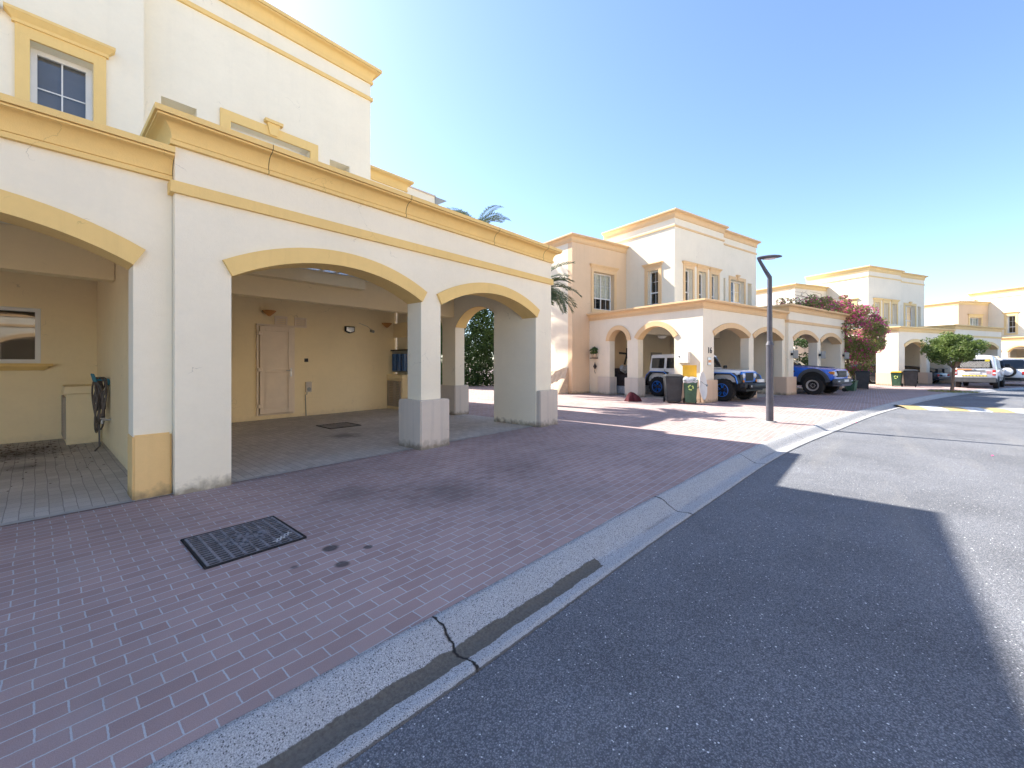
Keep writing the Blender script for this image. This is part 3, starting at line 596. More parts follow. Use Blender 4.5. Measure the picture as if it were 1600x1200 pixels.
# ------------------------------------------------------------------ details on villa A
def A(mb, name, mat, **k): return mb.build(name, mat, vA, **k)
YB = 6.04
def mk_door(root, x0, x1, z0, z1, y, lowdetail=False):
    d = MB(); w = x1 - x0
    d.box(x0, x0 + .05, y - .05, y + .002, z0, z1); d.box(x1 - .05, x1, y - .05, y + .002, z0, z1); d.box(x0 + .05, x1 - .05, y - .05, y + .002, z1 - .05, z1); d.box(x0 + .05, x1 - .05, y - .05, y + .002, z0, z0 + .03)
    D = d.build('door', 'beige', root, bev=.005)
    l = MB(); a, b, c, e = x0 + .07, x1 - .05, z0 + .04, z1 - .06; s = .12; m = (c + e) / 2 - .02
    for q in ((a, a + s, c, e), (b - s, b, c, e), (a + s, b - s, c, c + s), (a + s, b - s, e - s, e), (a + s, b - s, m - .04, m + .04)): l.box(q[0], q[1], y - .075, y - .02, q[2], q[3])
    l.build('door_leaf', 'beige', D, bev=.006)
    p = MB(); p.box(a + s, b - s, y - .05, y - .03, c + s, m - .04); p.box(a + s, b - s, y - .05, y - .03, m + .04, e - s); p.build('door_panel', 'beige', D)
    h = MB(); h.box(b - .075, b - .035, y - .09, y - .074, m - .16, m + .06); h.cyl((b - .055, y - .085, m), (b - .055, y - .13, m), .01); h.cyl((b - .055, y - .13, m), (b - .19, y - .13, m), .011); h.build('handle', 'silver', D)
    for z in (z0 + .25, (z0 + z1) / 2, z1 - .25):
        hg = MB(); hg.box(x0 + .02, x0 + .12, y - .1, y - .05, z - .05, z + .05); hg.build('hinge', 'beige', D, bev=.006)
    return D
mk_door(vA, 2.74, 3.68, .12, 2.53, YB)
for o in (vB, vC, vD, vE, vF): mk_door(o, -5.9, -5.0, .05, 2.35, YB)
def louvre_cab(root, x0, x1, y0, y1, h):
    b = MB(); b.box(x0 + .03, x1, y0 + .03, y1, -.02, h - .14); b.box(x0, x1, y0, y1, h - .138, h); C = b.build('utility_cupboard', 'inside', root, bev=.008)
    ym = (y0 + y1) / 2
    for (a, c) in ((y0 + .1, ym - .01), (ym + .01, y1 - .05)):
        d = MB(); x = x0 + .028
        for q in ((a, a + .07, .1, h - .2), (c - .07, c, .1, h - .2), (a + .07, c - .07, .1, .18), (a + .07, c - .07, h - .28, h - .2)): d.box(x - .03, x, q[0], q[1], q[2], q[3])
        n = 15; zz = .19
        while zz < h - .3:
            d.add([(x - .028, a + .07, zz), (x - .028, c - .07, zz), (x - .004, c - .07, zz + .045), (x - .004, a + .07, zz + .045)], [(0, 1, 2, 3)]); zz += .055
        d.build('louvre_door', 'louvre', C)
    return C
louvre_cab(vA, 6.58, 6.91, 5.14, 6.035, 1.13)
louvre_cab(vA, -.69, -.2, 4.98, 6.035, 1.07)
window(vA, T3(-2.5, YB, 1.5), 1.54, 1.05, 'trimA', 0, False, cols=2, transom=0, bars=False, sill=True, dep=.03)
# wall fittings in the right carport
for x, z in ((3.0, 2.86), (6.5, 2.78)):
    m = MB(); mx = Matrix.Translation((x, YB - .16, z)); m.lathe([(.0, -.13), (.03, -.125), (.09, -.07), (.15, -.01), (.16, 0), (.16, .02), (0, .02)], 20, mx); m.box(x - .05, x + .05, YB - .16, YB + .002, z - .01, z + .02)
    A(m, 'wall_light', solid('amber_shade', (.55, .26, .08), .5), smooth=True)
for x in (3.34, 3.85):
    m = MB(); z = 2.63
    for q in ((x - .16, x + .16, z + .1, z + .14), (x - .16, x + .16, z - .14, z - .1), (x - .16, x - .12, z - .1, z + .1), (x + .12, x + .16, z - .1, z + .1)): m.box(q[0], q[1], YB - .03, YB + .002, q[2], q[3])
    for k in range(4): m.taper((x - .12, x + .12, YB - .03, YB - .02), (x - .12, x + .12, YB - .012, YB - .002), z - .1 + k * .052, z - .06 + k * .052)
    A(m, 'air_vent', 'beige')
m = MB(); m.prism([(5.13, 2.62), (5.43, 2.62), (5.43, 2.46), (5.28, 2.41), (5.13, 2.46)], YB - .09, YB - .01); m.box(5.24, 5.32, YB - .02, YB + .002, 2.44, 2.56); f1 = A(m, 'floodlight', 'blackplastic', bev=.01)
m = MB(); m.prism([(5.16, 2.59), (5.4, 2.59), (5.4, 2.48), (5.28, 2.44), (5.16, 2.48)], YB - .094, YB - .088); m.build('lens', 'lamp', f1)
m = MB(); m.cyl((6.02, YB - .02, 2.53), (6.02, YB - .15, 2.5), .045); m.cyl((6.02, YB + .002, 2.55), (6.02, YB - .05, 2.53), .025); m.tube([(6.02, YB - .01, 2.57), (5.9, YB - .012, 2.66), (5.6, YB - .012, 2.75)], .006, 6); A(m, 'security_camera', 'greymetal', smooth=True)
m = MB(); m.box(3.96, 4.06, YB - .012, YB + .002, 1.53, 1.63); A(m, 'light_switch', 'blackplastic')
m = MB(); m.box(3.98, 4.14, YB - .07, YB + .002, .68, .97); eb = A(m, 'meter_box', 'plinthgrey', bev=.01)
m = MB(); m.cyl((4.06, YB - .07, .76), (4.06, YB - .085, .76), .055, n=16); m.tube([(4.02, YB - .03, .68), (4.02, YB - .03, .62), (3.98, YB - .02, .6), (3.99, YB - .02, .3), (4.0, YB - .02, .0)], .012, 6); m.build('dial', 'greymetal', eb)
m = MB(); m.box(6.74, 6.9, 5.05, 5.95, 1.2, 1.9); pn = A(m, 'bottle_rack', 'greymetal', bev=.008)
for k in range(3):
    m = MB(); m.cyl((6.73, 5.22 + k * .27, 1.25), (6.73, 5.22 + k * .27, 1.8), .1, n=14); m.build('bottle', 'bluebox', pn, smooth=True)
m = MB(); m.box(6.7, 6.92, 5.0, 5.98, 1.9, 1.94); m.build('rack_top', 'blackplastic', pn)
m = MB(); m.box(6.84, 6.918, 4.75, 6.03, 2.35, 2.82); A(m, 'bulkhead', 'inside')
# joints in the cornice of villa A
jm = solid('cornice_joint_shadow_line', (.12, .08, .04), .9)  # dark colour of the joint lines
for x in (.95, 3.05, 5.2, 6.9):
    m = MB(); pr = [(o + .0025 if o > 0 else o, z) for o, z in cornice_prof(3.95, 4.28)]
    m.loft([[(xx, -.13 - o, z) for o, z in pr] for xx in (x, x + .008)]); A(m, 'cornice_joint', jm)

# hose on its hook, hanging on the dividing wall
hz = Vector((.82, 10.0, 0))
h = empty('garden_hose', hz, 0, 'grey garden hose coiled on a teal wall hook by the low cupboard', 'hose')
m = MB()
for y in (-.13, .13): m.box(-.14, .02, y - .015, y + .015, 1.2, 1.23); m.taper((-.17, -.13, y - .03, y + .03), (-.2, -.17, y - .015, y + .015), 1.18, 1.32)
m.box(-.03, .02, -.15, .15, 1.12, 1.22); m.build('hook', 'hook', h, bev=.01)
m = MB()
for k in range(13):
    a = rnd.uniform(-.11, .11); b = rnd.uniform(.25, .62) if k < 9 else rnd.uniform(.7, .95); w = rnd.uniform(.07, .14) * (1 if k < 9 else 1.8); xo = -.05 - rnd.random() * .12
    pts = [(xo + .03 * math.sin(t * 2 + k), a + w * math.sin(t) * (1 + .25 * (1 - math.cos(t))), 1.25 - b * (1 - math.cos(t)) / 2) for t in [2 * math.pi * i / 22 for i in range(23)]]
    m.tube(pts, .013, 6)
m.tube([(-.08, .02, 1.2), (-.09, .03, .8), (-.1, 0, .4), (-.1, -.05, .08), (-.16, -.1, .015)], .013, 6)
m.build('coil', 'hose', h, smooth=True)
m = MB(); m.cyl((.86, 9.55, .55), (.72, 9.55, .55), .018); m.cyl((.72, 9.55, .55), (.72, 9.55, .49), .016); m.box(.7, .76, 9.5, 9.6, .57, .585)
o = m.build('water_tap', 'silver'); o.location = (0.01, .12, 0); tag(o, 'small wall tap beside the hanging garden hose', 'tap')

# cast iron covers
def iron_cover(loc, w, d, rz, label, fine):
    e = empty('manhole_cover', loc, rz, label, 'manhole cover')
    f = MB(); t = .018
    for q in ((-w / 2, w / 2, -d / 2, -d / 2 + t), (-w / 2, w / 2, d / 2 - t, d / 2), (-w / 2, -w / 2 + t, -d / 2 + t, d / 2 - t), (w / 2 - t, w / 2, -d / 2 + t, d / 2 - t)): f.box(q[0], q[1], q[2], q[3], -.03, .012)
    f.build('frame', 'irondark', e, bev=.004)
    b = MB(); b.box(-w / 2 + t, w / 2 - t, -d / 2 + t, d / 2 - t, -.03, .003); pl = b.build('cover', 'irondark' if fine else 'covergrey', e)
    if fine:
        r_ = MB(); W, D = w - 2 * t - .02, d - 2 * t - .02; nx = 8; ny = 15
        for i in range(nx + 1): x = -W / 2 + W * i / nx; r_.box(x - .009, x + .009, -D / 2, D / 2, .0, .013)
        for j in range(ny + 1): y = -D / 2 + D * j / ny; r_.box(-W / 2, W / 2, y - .006, y + .006, .0, .011)
        for k in range(46):
            a = rnd.uniform(0, 6.28); q = math.sqrt(rnd.random()); x, y = .19 * q * math.cos(a), .14 * q * math.sin(a); s = rnd.uniform(.012, .026)
            r_.cyl((x, y, .002), (x, y, .0145), s, s * .8, 7)
        r_.build('rib', 'iron', pl)
        p = MB()
        for k, (x, y) in enumerate(((.16, -.28), (.2, -.25), (.24, -.22), (.28, -.19))):
            for sg in (1, -1):
                mx = Matrix.Translation((x, y, .0155)) @ Matrix.Rotation(sg * .75 + .4, 4, 'Z'); p.box(-.032, .032, -.006, .006, 0, .0012, mx)
        p.build('painted_mark', 'paintwhite', pl)
    else:
        r_ = MB()
        for i in range(9): x = -w / 2 + t + (w - 2 * t) * (i + .5) / 9; r_.box(x - .02, x + .02, -d / 2 + t, d / 2 - t, .003, .007)
        r_.build('rib', 'covergrey', pl)
iron_cover((1.165, 4.03, .0), .72, .76, 0, 'ribbed cast iron cover set in the red pavers near the kerb, white scrawl on it', True)
iron_cover((4.75, 9.6, .006), .75, .75, 0, 'plain dark manhole cover in the grey carport floor facing the white door', False)

# dry litter on the left carport floor (nobody could count it)
m = MB()
for k in range(420):
    x = rnd.gauss(-.15, .42); y = 10.9 + rnd.gauss(0, .55); 
    if k % 5 == 0: x, y = rnd.uniform(-.9, .7), rnd.uniform(7.5, 11.5)
    if y > 12.0 or x > .8 or (x > .25 and y > 10.9): continue
    s = rnd.uniform(.01, .035); a = rnd.uniform(0, 6.28); c, s2 = math.cos(a) * s, math.sin(a) * s
    m.add([(x - c, y - s2, .012), (x + s2 * .5, y - c * .5, .02), (x + c, y + s2, .013), (x - s2 * .5, y + c * .5, .016)], [(0, 1, 2, 3)])
tag(m.build('leaf_litter', 'litter', fixn=False), 'dry brown leaf litter strewn over the grey floor of the left carport', 'leaf litter', kind='stuff')

# ------------------------------------------------------------------ street lamp
sl = empty('street_lamp', (12.22, 1.95, 0), 0, 'slim dark street lamp with a flat leaf-shaped head on the paved verge', 'street lamp')
m = MB(); m.cyl((0, 0, 0), (0, 0, 1.95), .085, .08, 20); m.cyl((0, 0, 1.95), (0, 0, 2.05), .095, .062, 20); m.build('base_tube', 'poledark', sl, smooth=True)
m = MB(); m.cyl((0, 0, 2.04), (0, 0, 3.62), .06, .055, 18)
dirn = RT * -1
top = Vector((0, 0, 3.62)); m.tube([top - Vector((0, 0, .1)), top + Vector((0, 0, .05)), top + dirn * .12 + Vector((0, 0, .24)), top + dirn * .27 + Vector((0, 0, .5)), top + dirn * .30 + Vector((0, 0, .56))], [.055, .055, .045, .038, .03], 14); m.build('pole', 'poledark', sl, smooth=True)
hd = MB(); c0 = top + dirn * .31 + Vector((0, 0, .55)); e1 = RT; e2 = FW
rings = []
for t, w_, th_ in ((0, .03, .02), (.06, .09, .035), (.2, .15, .045), (.36, .16, .045), (.5, .12, .035), (.6, .05, .02), (.62, .01, .005)):
    cpt = c0 + e1 * t + Vector((0, 0, .06 * t))
    rings.append([tuple(cpt + e2 * (w_ * math.cos(a)) + Vector((0, 0, th_ * math.sin(a)))) for a in [2 * math.pi * k / 14 for k in range(14)]])
hd.loft(rings); hh = hd.build('lamp_head', 'poledark', sl, smooth=True)
m = MB(); rings = [[tuple(c0 + e1 * t + e2 * (w_ * math.cos(a)) + Vector((0, 0, .06 * t - .046 + .012 * math.sin(a)))) for a in [2 * math.pi * k / 12 for k in range(12)]] for t, w_ in ((.16, .05), (.3, .12), (.44, .08))]
m.loft(rings); m.build('lens', 'lamp', hh, smooth=True)
m = MB(); m.cyl((0, 0, -.02), (0, 0, .03), .19, .15, 18); m.build('footing', 'concrete', sl)

# ------------------------------------------------------------------ speed hump
hmp = empty('speed_hump', (0, 0, 0), 0, 'low speed hump with worn yellow and white painted stripes across the road', 'speed hump')
p0 = Vector((19.75, -.95)); p1 = Vector((21.6, -6.6)); ax = (p1 - p0).normalized(); nx = Vector((-ax.y, ax.x)); L = (p1 - p0).length; n = 11
def hsec(s): return [(p0 + ax * s + nx * (d - .0), ROADZ - .01 + .085 * max(0, math.sin(math.pi * min(1, max(0, (d + .02) / 1.54)))) ** .7) for d in [1.5 * k / 12 for k in range(13)]]
for k in range(n):
    m = MB(); s0, s1 = L * k / n, L * (k + 1) / n
    m.loft([[(*q, z) for q, z in hsec(s0)], [(*q, z) for q, z in hsec(s1)]], caps=False)
    m.build('stripe', 'paintyellow' if k % 2 == 0 else 'paintwhite', hmp, smooth=True, fixn=False)

# ------------------------------------------------------------------ wheels / bins
def wheel(root, pos, r, w, side, style):
    mx = Matrix.Translation(pos) @ Matrix.Rotation(math.pi / 2 * side, 4, 'Y')     # local +Z = outward
    t = MB(); hw = w / 2
    t.lathe([(r * .6, -hw * .9), (r * .78, -hw), (r * .93, -hw * .95), (r, -hw * .72), (r, hw * .72), (r * .93, hw * .95), (r * .78, hw), (r * .6, hw * .9), (r * .58, hw * .5), (r * .58, -hw * .5), (r * .6, -hw * .9)], 36, mx)
    if style in ('jeep', 'truck'):
        for k in range(36):
            a = 2 * math.pi * k / 36; q = mx @ Matrix.Rotation(a, 4, 'Z'); t.box(r * .97, r * 1.025, -.022, .022, (-.95 if k % 2 else .1) * hw, (-.1 if k % 2 else .95) * hw, q)
    W = t.build('wheel', 'tyre', root, smooth=True)
    b = MB(); b.lathe([(0, hw * .35), (r * .58, hw * .3), (r * .6, hw * .86), (r * .52, hw * .88), (r * .5, hw * .55)], 30, mx)
    b.build('rim', {'jeep': 'gunmetal', 'truck': 'gunmetal', 'steel': 'greymetal', 'van': 'gunmetal'}[style], W, smooth=True)
    s = MB()
    if style == 'jeep':
        for k in range(5):
            for d in (-.2, .2): q = mx @ Matrix.Rotation(2 * math.pi * k / 5 + d, 4, 'Z'); s.taper((r * .2, r * .54, -.007, .007), (r * .2, r * .54, -.004, .004), hw * .4, hw * .8, q)
        s.lathe([(r * .53, hw * .87), (r * .56, hw * .93), (r * .59, hw * .88)], 30, mx); s.build('spoke', 'accentblue', W)
    elif style == 'truck':
        s.lathe([(r * .44, hw * .7), (r * .5, hw * .92), (r * .6, hw * .93), (r * .61, hw * .8)], 30, mx)
        for k in range(8): q = mx @ Matrix.Rotation(2 * math.pi * k / 8, 4, 'Z'); s.cyl(q @ Vector((r * .2, 0, hw * .3)), q @ Vector((r * .2, 0, hw * .7)), .018, n=8)
        s.build('beadlock_ring', 'silver', W, smooth=True)
    else:
        for k in range(6): q = mx @ Matrix.Rotation(2 * math.pi * k / 6, 4, 'Z'); s.taper((r * .08, r * .52, -.035, .035), (r * .08, r * .52, -.02, .02), hw * .35, hw * .75, q)
        s.build('spoke', 'silver' if style != 'van' else 'greymetal', W)
    return W

def facing(p, off=0.): return math.atan2(-p[0], p[1]) + RAD(off)
def bin_(loc, rz, h, w, d, mat, label, lidmat, lid_open=False, emblem=False, group='wheelie bins by the carports', bag=False):
    e = empty('wheelie_bin', loc, rz, label, 'bin', group); k = h
    b = MB(); b.taper((-w * .4, w * .4, -d * .38, d * .36), (-w / 2, w / 2, -d / 2, d / 2), .05, h * .9)
    b.box(-w / 2 - .02, w / 2 + .02, -d / 2 - .025, d / 2 + .02, h * .86, h * .92); b.build('body', mat, e, bev=.02, seg=2, smooth=True)
    for s in (-1, 1):
        wv = MB(); mx = Matrix.Translation((s * (w / 2 - .03), d * .42, .1)) @ Matrix.Rotation(math.pi / 2, 4, 'Y'); wv.lathe([(0, -.03), (.06, -.03), (.1, -.02), (.1, .02), (.06, .03), (0, .03)], 18, mx); wv.build('wheel', 'tyre', e, smooth=True)
    hd_ = MB(); hd_.tube([(-w * .42, d / 2 + .0, h * .88), (-w * .42, d / 2 + .07, h * .93), (w * .42, d / 2 + .07, h * .93), (w * .42, d / 2, h * .88)], .016, 8); hd_.build('handle', mat, e, smooth=True)
    l = MB()
    if lid_open:
        mx = Matrix.Translation((0, d / 2 + .03, h * .93)) @ Matrix.Rotation(RAD(-92), 4, 'X')
        l.taper((-w / 2 - .02, w / 2 + .02, -d - .02, 0), (-w * .42, w * .42, -d * .92, -.05), 0, .06, mx); l.taper((-w * .3, w * .3, -d * .8, -d * .2), (-w * .27, w * .27, -d * .76, -d * .24), .06, .075, mx)
    else:
        l.taper((-w / 2 - .03, w / 2 + .03, -d / 2 - .05, d / 2 + .03), (-w * .4, w * .4, -d * .38, d * .42), h * .925, h)
    l.build('lid', lidmat, e, bev=.018, seg=2, smooth=True)
    if bag:
        g_ = MB(); rings = []
        for i, (zz, sc_) in enumerate(((h * .8, 1.06), (h * .9, 1.12), (h * .96, 1.02), (h * 1.0, .8), (h * .98, .3))):
            rings.append([((w / 2) * sc_ * max(-1, min(1, 1.3 * math.cos(a))) * rnd.uniform(.96, 1.03), (d / 2) * sc_ * max(-1, min(1, 1.3 * math.sin(a))) * rnd.uniform(.96, 1.03), zz + rnd.uniform(-.03, .03)) for a in [2 * math.pi * q / 24 for q in range(24)]])
        g_.loft(rings); g_.build('bin_liner', 'bagwhite', e, smooth=True)
    if emblem:
        g_ = MB(); yy = -d * .455; zc = h * .62; tilt = Matrix.Translation((0, -d * .475 - .012, zc)) @ Matrix.Rotation(RAD(-6), 4, 'X')
        for q in range(3):
            a0 = math.pi / 2 + q * 2 * math.pi / 3
            for i in range(6):
                t0, t1 = a0 + i * .25, a0 + (i + 1) * .25; r0, r1 = .06, .098
                if i == 5: pts = [(r0 - .02, t0), ((r0 + r1) / 2, t1 + .1), (r1 + .02, t0)]
                else: pts = [(r0, t0), (r0, t1), (r1, t1), (r1, t0)]
                g_.prism([(rr * math.cos(t), rr * math.sin(t)) for rr, t in pts], -.006, .004, 'y', tilt)
        g_.build('recycling_symbol', 'lime', e)
    return e
bp = lambda x, y: fr((x, y), AZ_B)
bin_(at(1051.5, 15.7), facing(at(1051.5, 15.7), 10), 1.08, .62, .68, 'binblack', 'large charcoal wheelie bin beside the green one with its yellow lid flipped open', 'binblack')
bin_(at(1078.5, 15.25), facing(at(1078.5, 15.25), 4), .98, .46, .5, 'bingreen', 'green recycling bin with its yellow lid flipped up against the villa wall', 'binyellow', True, True, bag=True)
bin_(at(1347, 23.6), facing(at(1347, 23.6), 5), 1.06, .62, .7, 'binblack', 'black wheelie bin right in front of the nose of the blue pickup', 'binblack')
bin_(at(1329, 21.7), AZ_B, .62, .46, .5, 'bingreen', 'low green crate bin half hidden behind the blue pickup bumper', 'bingreen')
bin_(at(1401, 26.4), facing(at(1401, 26.4), -8), .98, .5, .55, 'bingreen', 'green recycling bin with yellow rim under the pale villa behind the round tree', 'binyellow', False, True)
bin_(at(1421.5, 26.2), facing(at(1421.5, 26.2), 8), 1.1, .68, .7, 'binblack', 'dark wheelie bin between the far green bin and the round tree', 'binblack')

# ------------------------------------------------------------------ vehicles (front toward -Y, origin on the ground under the middle)
def panel(mb, pts, off): 
    a = Vector(pts[0]); n = (Vector(pts[1]) - a).cross(Vector(pts[2]) - a).normalized() * off
    k = len(pts); top = [tuple(Vector(p) + n) for p in pts]; mb.add([tuple(Vector(p) - n) for p in pts] + top, [tuple(range(k - 1, -1, -1)), tuple(range(k, 2 * k))] + [(i, (i + 1) % k, (i + 1) % k + k, i + k) for i in range(k)])
def section(y, pts):   # half profile list (x,z) bottom->top, mirrored ring
    r_ = [(x, y, z) for x, z in pts] + [(-x, y, z) for x, z in reversed(pts)]; return r_
def jeep():
    r = empty('off_road_car', fr((16.93, 10.1), AZ_B), AZ_B, 'white boxy off-road car with blue accents parked under the peach trimmed arches', 'car', 'parked vehicles')
    b = MB(); b.box(-.8, .8, -.75, 2.05, .62, 1.2); b.box(-.72, .72, -2.0, -.75, .72, 1.1); b.taper((-.78, .78, -.78, -.7), (-.76, .76, -.78, -.7), 1.1, 1.26); b.build('body', 'carwhite', r, bev=.04, seg=2, smooth=True)
    h_ = MB(); h_.loft([section(-2.02, [(.6, 1.1), (.58, 1.18), (.4, 1.215)]), section(-1.4, [(.66, 1.1), (.64, 1.22), (.4, 1.255)]), section(-.72, [(.76, 1.1), (.74, 1.25), (.4, 1.285)])]); hd_ = h_.build('hood', 'carwhite', r, smooth=True, bev=.01)
    for s in (-1, 1):
        v = MB(); panel(v, [(s * .655, -1.25, 1.14), (s * .7, -.95, 1.15), (s * .7, -.95, 1.21), (s * .655, -1.25, 1.2)], .006); v.build('hood_vent', 'accentblue', hd_)
    t = MB(); t.loft([[(s * x, y, z) for s, x, y, z in ((-1, .76, -.6, 1.22), (1, .76, -.6, 1.22), (1, .66, -.36, 1.84), (-1, .66, -.36, 1.84))], [(s * x, y, z) for s, x, y, z in ((-1, .78, .7, 1.2), (1, .78, .7, 1.2), (1, .69, .7, 1.9), (-1, .69, .7, 1.9))], [(s * x, y, z) for s, x, y, z in ((-1, .78, 2.05, 1.2), (1, .78, 2.05, 1.2), (1, .68, 1.98, 1.88), (-1, .68, 1.98, 1.88))]]); t.build('hard_top', 'carwhite', r, bev=.035, seg=2, smooth=True)
    for s in (-1, 1):
        for (y0, y1) in ((-.28, .42), (.55, 1.12), (1.25, 1.9)):
            xs = lambda z: s * (.78 - .09 * (z - 1.2) / .69 + .008)
            w_ = MB(); panel(w_, [(xs(1.27), y0, 1.27), (xs(1.27), y1, 1.27), (xs(1.73), y1, 1.73), (xs(1.73), y0 + (.12 if y0 < 0 else 0), 1.73)], .007); w_.build('side_window', 'darkglass', r)
        for (y0, y1) in ((-.55, .46), (.52, 1.2)):
            d = MB(); x = s * .803
            for q in ((y0, y0 + .012, .7, 1.22), (y1 - .012, y1, .7, 1.22)): d.box(min(x, x + s * .003), max(x, x + s * .003), *q)
            dd = d.build('door', 'greyplastic', r)
            hn = MB(); hn.box(min(s * .8, s * .84), max(s * .8, s * .84), y1 - .22, y1 - .06, 1.06, 1.1); hn.build('handle', 'blackplastic', dd, bev=.008)
        for yc in (-1.47, 1.48):
            f = MB(); pr = [(-.62, .72), (-.55, .98), (-.36, 1.12), (.36, 1.12), (.55, .95), (.66, .66), (.6, .66), (.5, .9), (.33, 1.05), (-.33, 1.05), (-.5, .93), (-.57, .72)]
            f.prism([(yc + u, z) for u, z in pr], s * .7, s * .99, 'x'); ff = f.build('fender_flare', 'blackplastic', r, bev=.012, smooth=True)
            e = MB(); pr2 = [(u * 1.012, z + .012) for u, z in pr[:6]]; pr3 = [(u * .985, z - .02) for u, z in pr[:6]]
            for i in range(5): e.prism([(yc + pr2[i][0], pr2[i][1]), (yc + pr2[i + 1][0], pr2[i + 1][1]), (yc + pr3[i + 1][0], pr3[i + 1][1]), (yc + pr3[i][0], pr3[i][1])], s * .955, s * 1.0, 'x')
            e.build('blue_edge', 'accentblue', ff)
            iw = MB(); iw.box(min(s * .5, s * .72), max(s * .5, s * .72), yc - .6, yc + .6, .5, 1.06); iw.build('wheel_well', 'blackplastic', r)
        m = MB(); m.box(min(s * .82, s * 1.02), max(s * .82, s * 1.02), -.66, -.56, 1.2, 1.4); m.build('mirror', 'blackplastic', r, bev=.03)
        st = MB(); st.box(min(s * .78, s * .92), max(s * .78, s * .92), -.8, .85, .5, .56); st.build('side_step', 'blackplastic', r, bev=.02)
        wheel(r, (s * .82, -1.47, .44), .44, .32, s, 'jeep'); wheel(r, (s * .82, 1.48, .44), .44, .32, s, 'jeep')
    ws = MB(); panel(ws, [(-.64, -.575, 1.31), (.64, -.575, 1.31), (.57, -.405, 1.76), (-.57, -.405, 1.76)], .022); ws.build('windscreen', 'darkglass', r)
    g_ = MB(); g_.box(-.6, .6, -2.06, -1.98, .74, 1.17); gr = g_.build('grille', 'accentblue', r, bev=.03, smooth=True)
    for k in range(7): q = MB(); x = -.27 + .09 * k; q.box(x - .03, x + .03, -2.075, -2.05, .8, 1.12); q.build('grille_slot', 'blackplastic', gr)
    for s in (-1, 1):
        q = MB(); q.lathe([(0, .03), (.06, .026), (.1, .0), (.115, -.03)], 20, Matrix.Translation((s * .44, -2.07, 1.0)) @ Matrix.Rotation(math.pi / 2, 4, 'X')); q.build('headlight', 'lamp', r, smooth=True)
        q = MB(); q.cyl((s * .5, -2.07, .8), (s * .5, -2.1, .8), .05, n=14); q.build('indicator', 'amber', r)
    bp_ = MB(); bp_.loft([section(-2.22, [(.55, .52), (.6, .66), (.5, .74)]), section(-2.42, [(.7, .5), (.76, .68), (.6, .74)]), section(-2.5, [(.5, .52), (.54, .68), (.4, .72)])]); bp_.box(-.93, .93, -2.36, -2.16, .56, .74); bb = bp_.build('front_bumper', 'blackplastic', r, bev=.02, smooth=True)
    q = MB()
    for s in (-1, 1): q.cyl((s * .62, -2.42, .63), (s * .62, -2.46, .63), .05, n=14)
    q.build('fog_light', 'lamp', bb)
    q = MB(); q.box(-.2, .26, -2.49, -2.44, .76, .88); q.build('number_plate', 'plate', bb)
    q = MB(); q.box(-.66, .66, -2.25, 2.1, .42, .6); q.box(-.7, .7, 2.05, 2.2, .55, .75); q.cyl((-.75, -1.47, .44), (.75, -1.47, .44), .06); q.cyl((-.75, 1.48, .44), (.75, 1.48, .44), .06); q.build('chassis', 'blackplastic', r)
    return r
jeep()
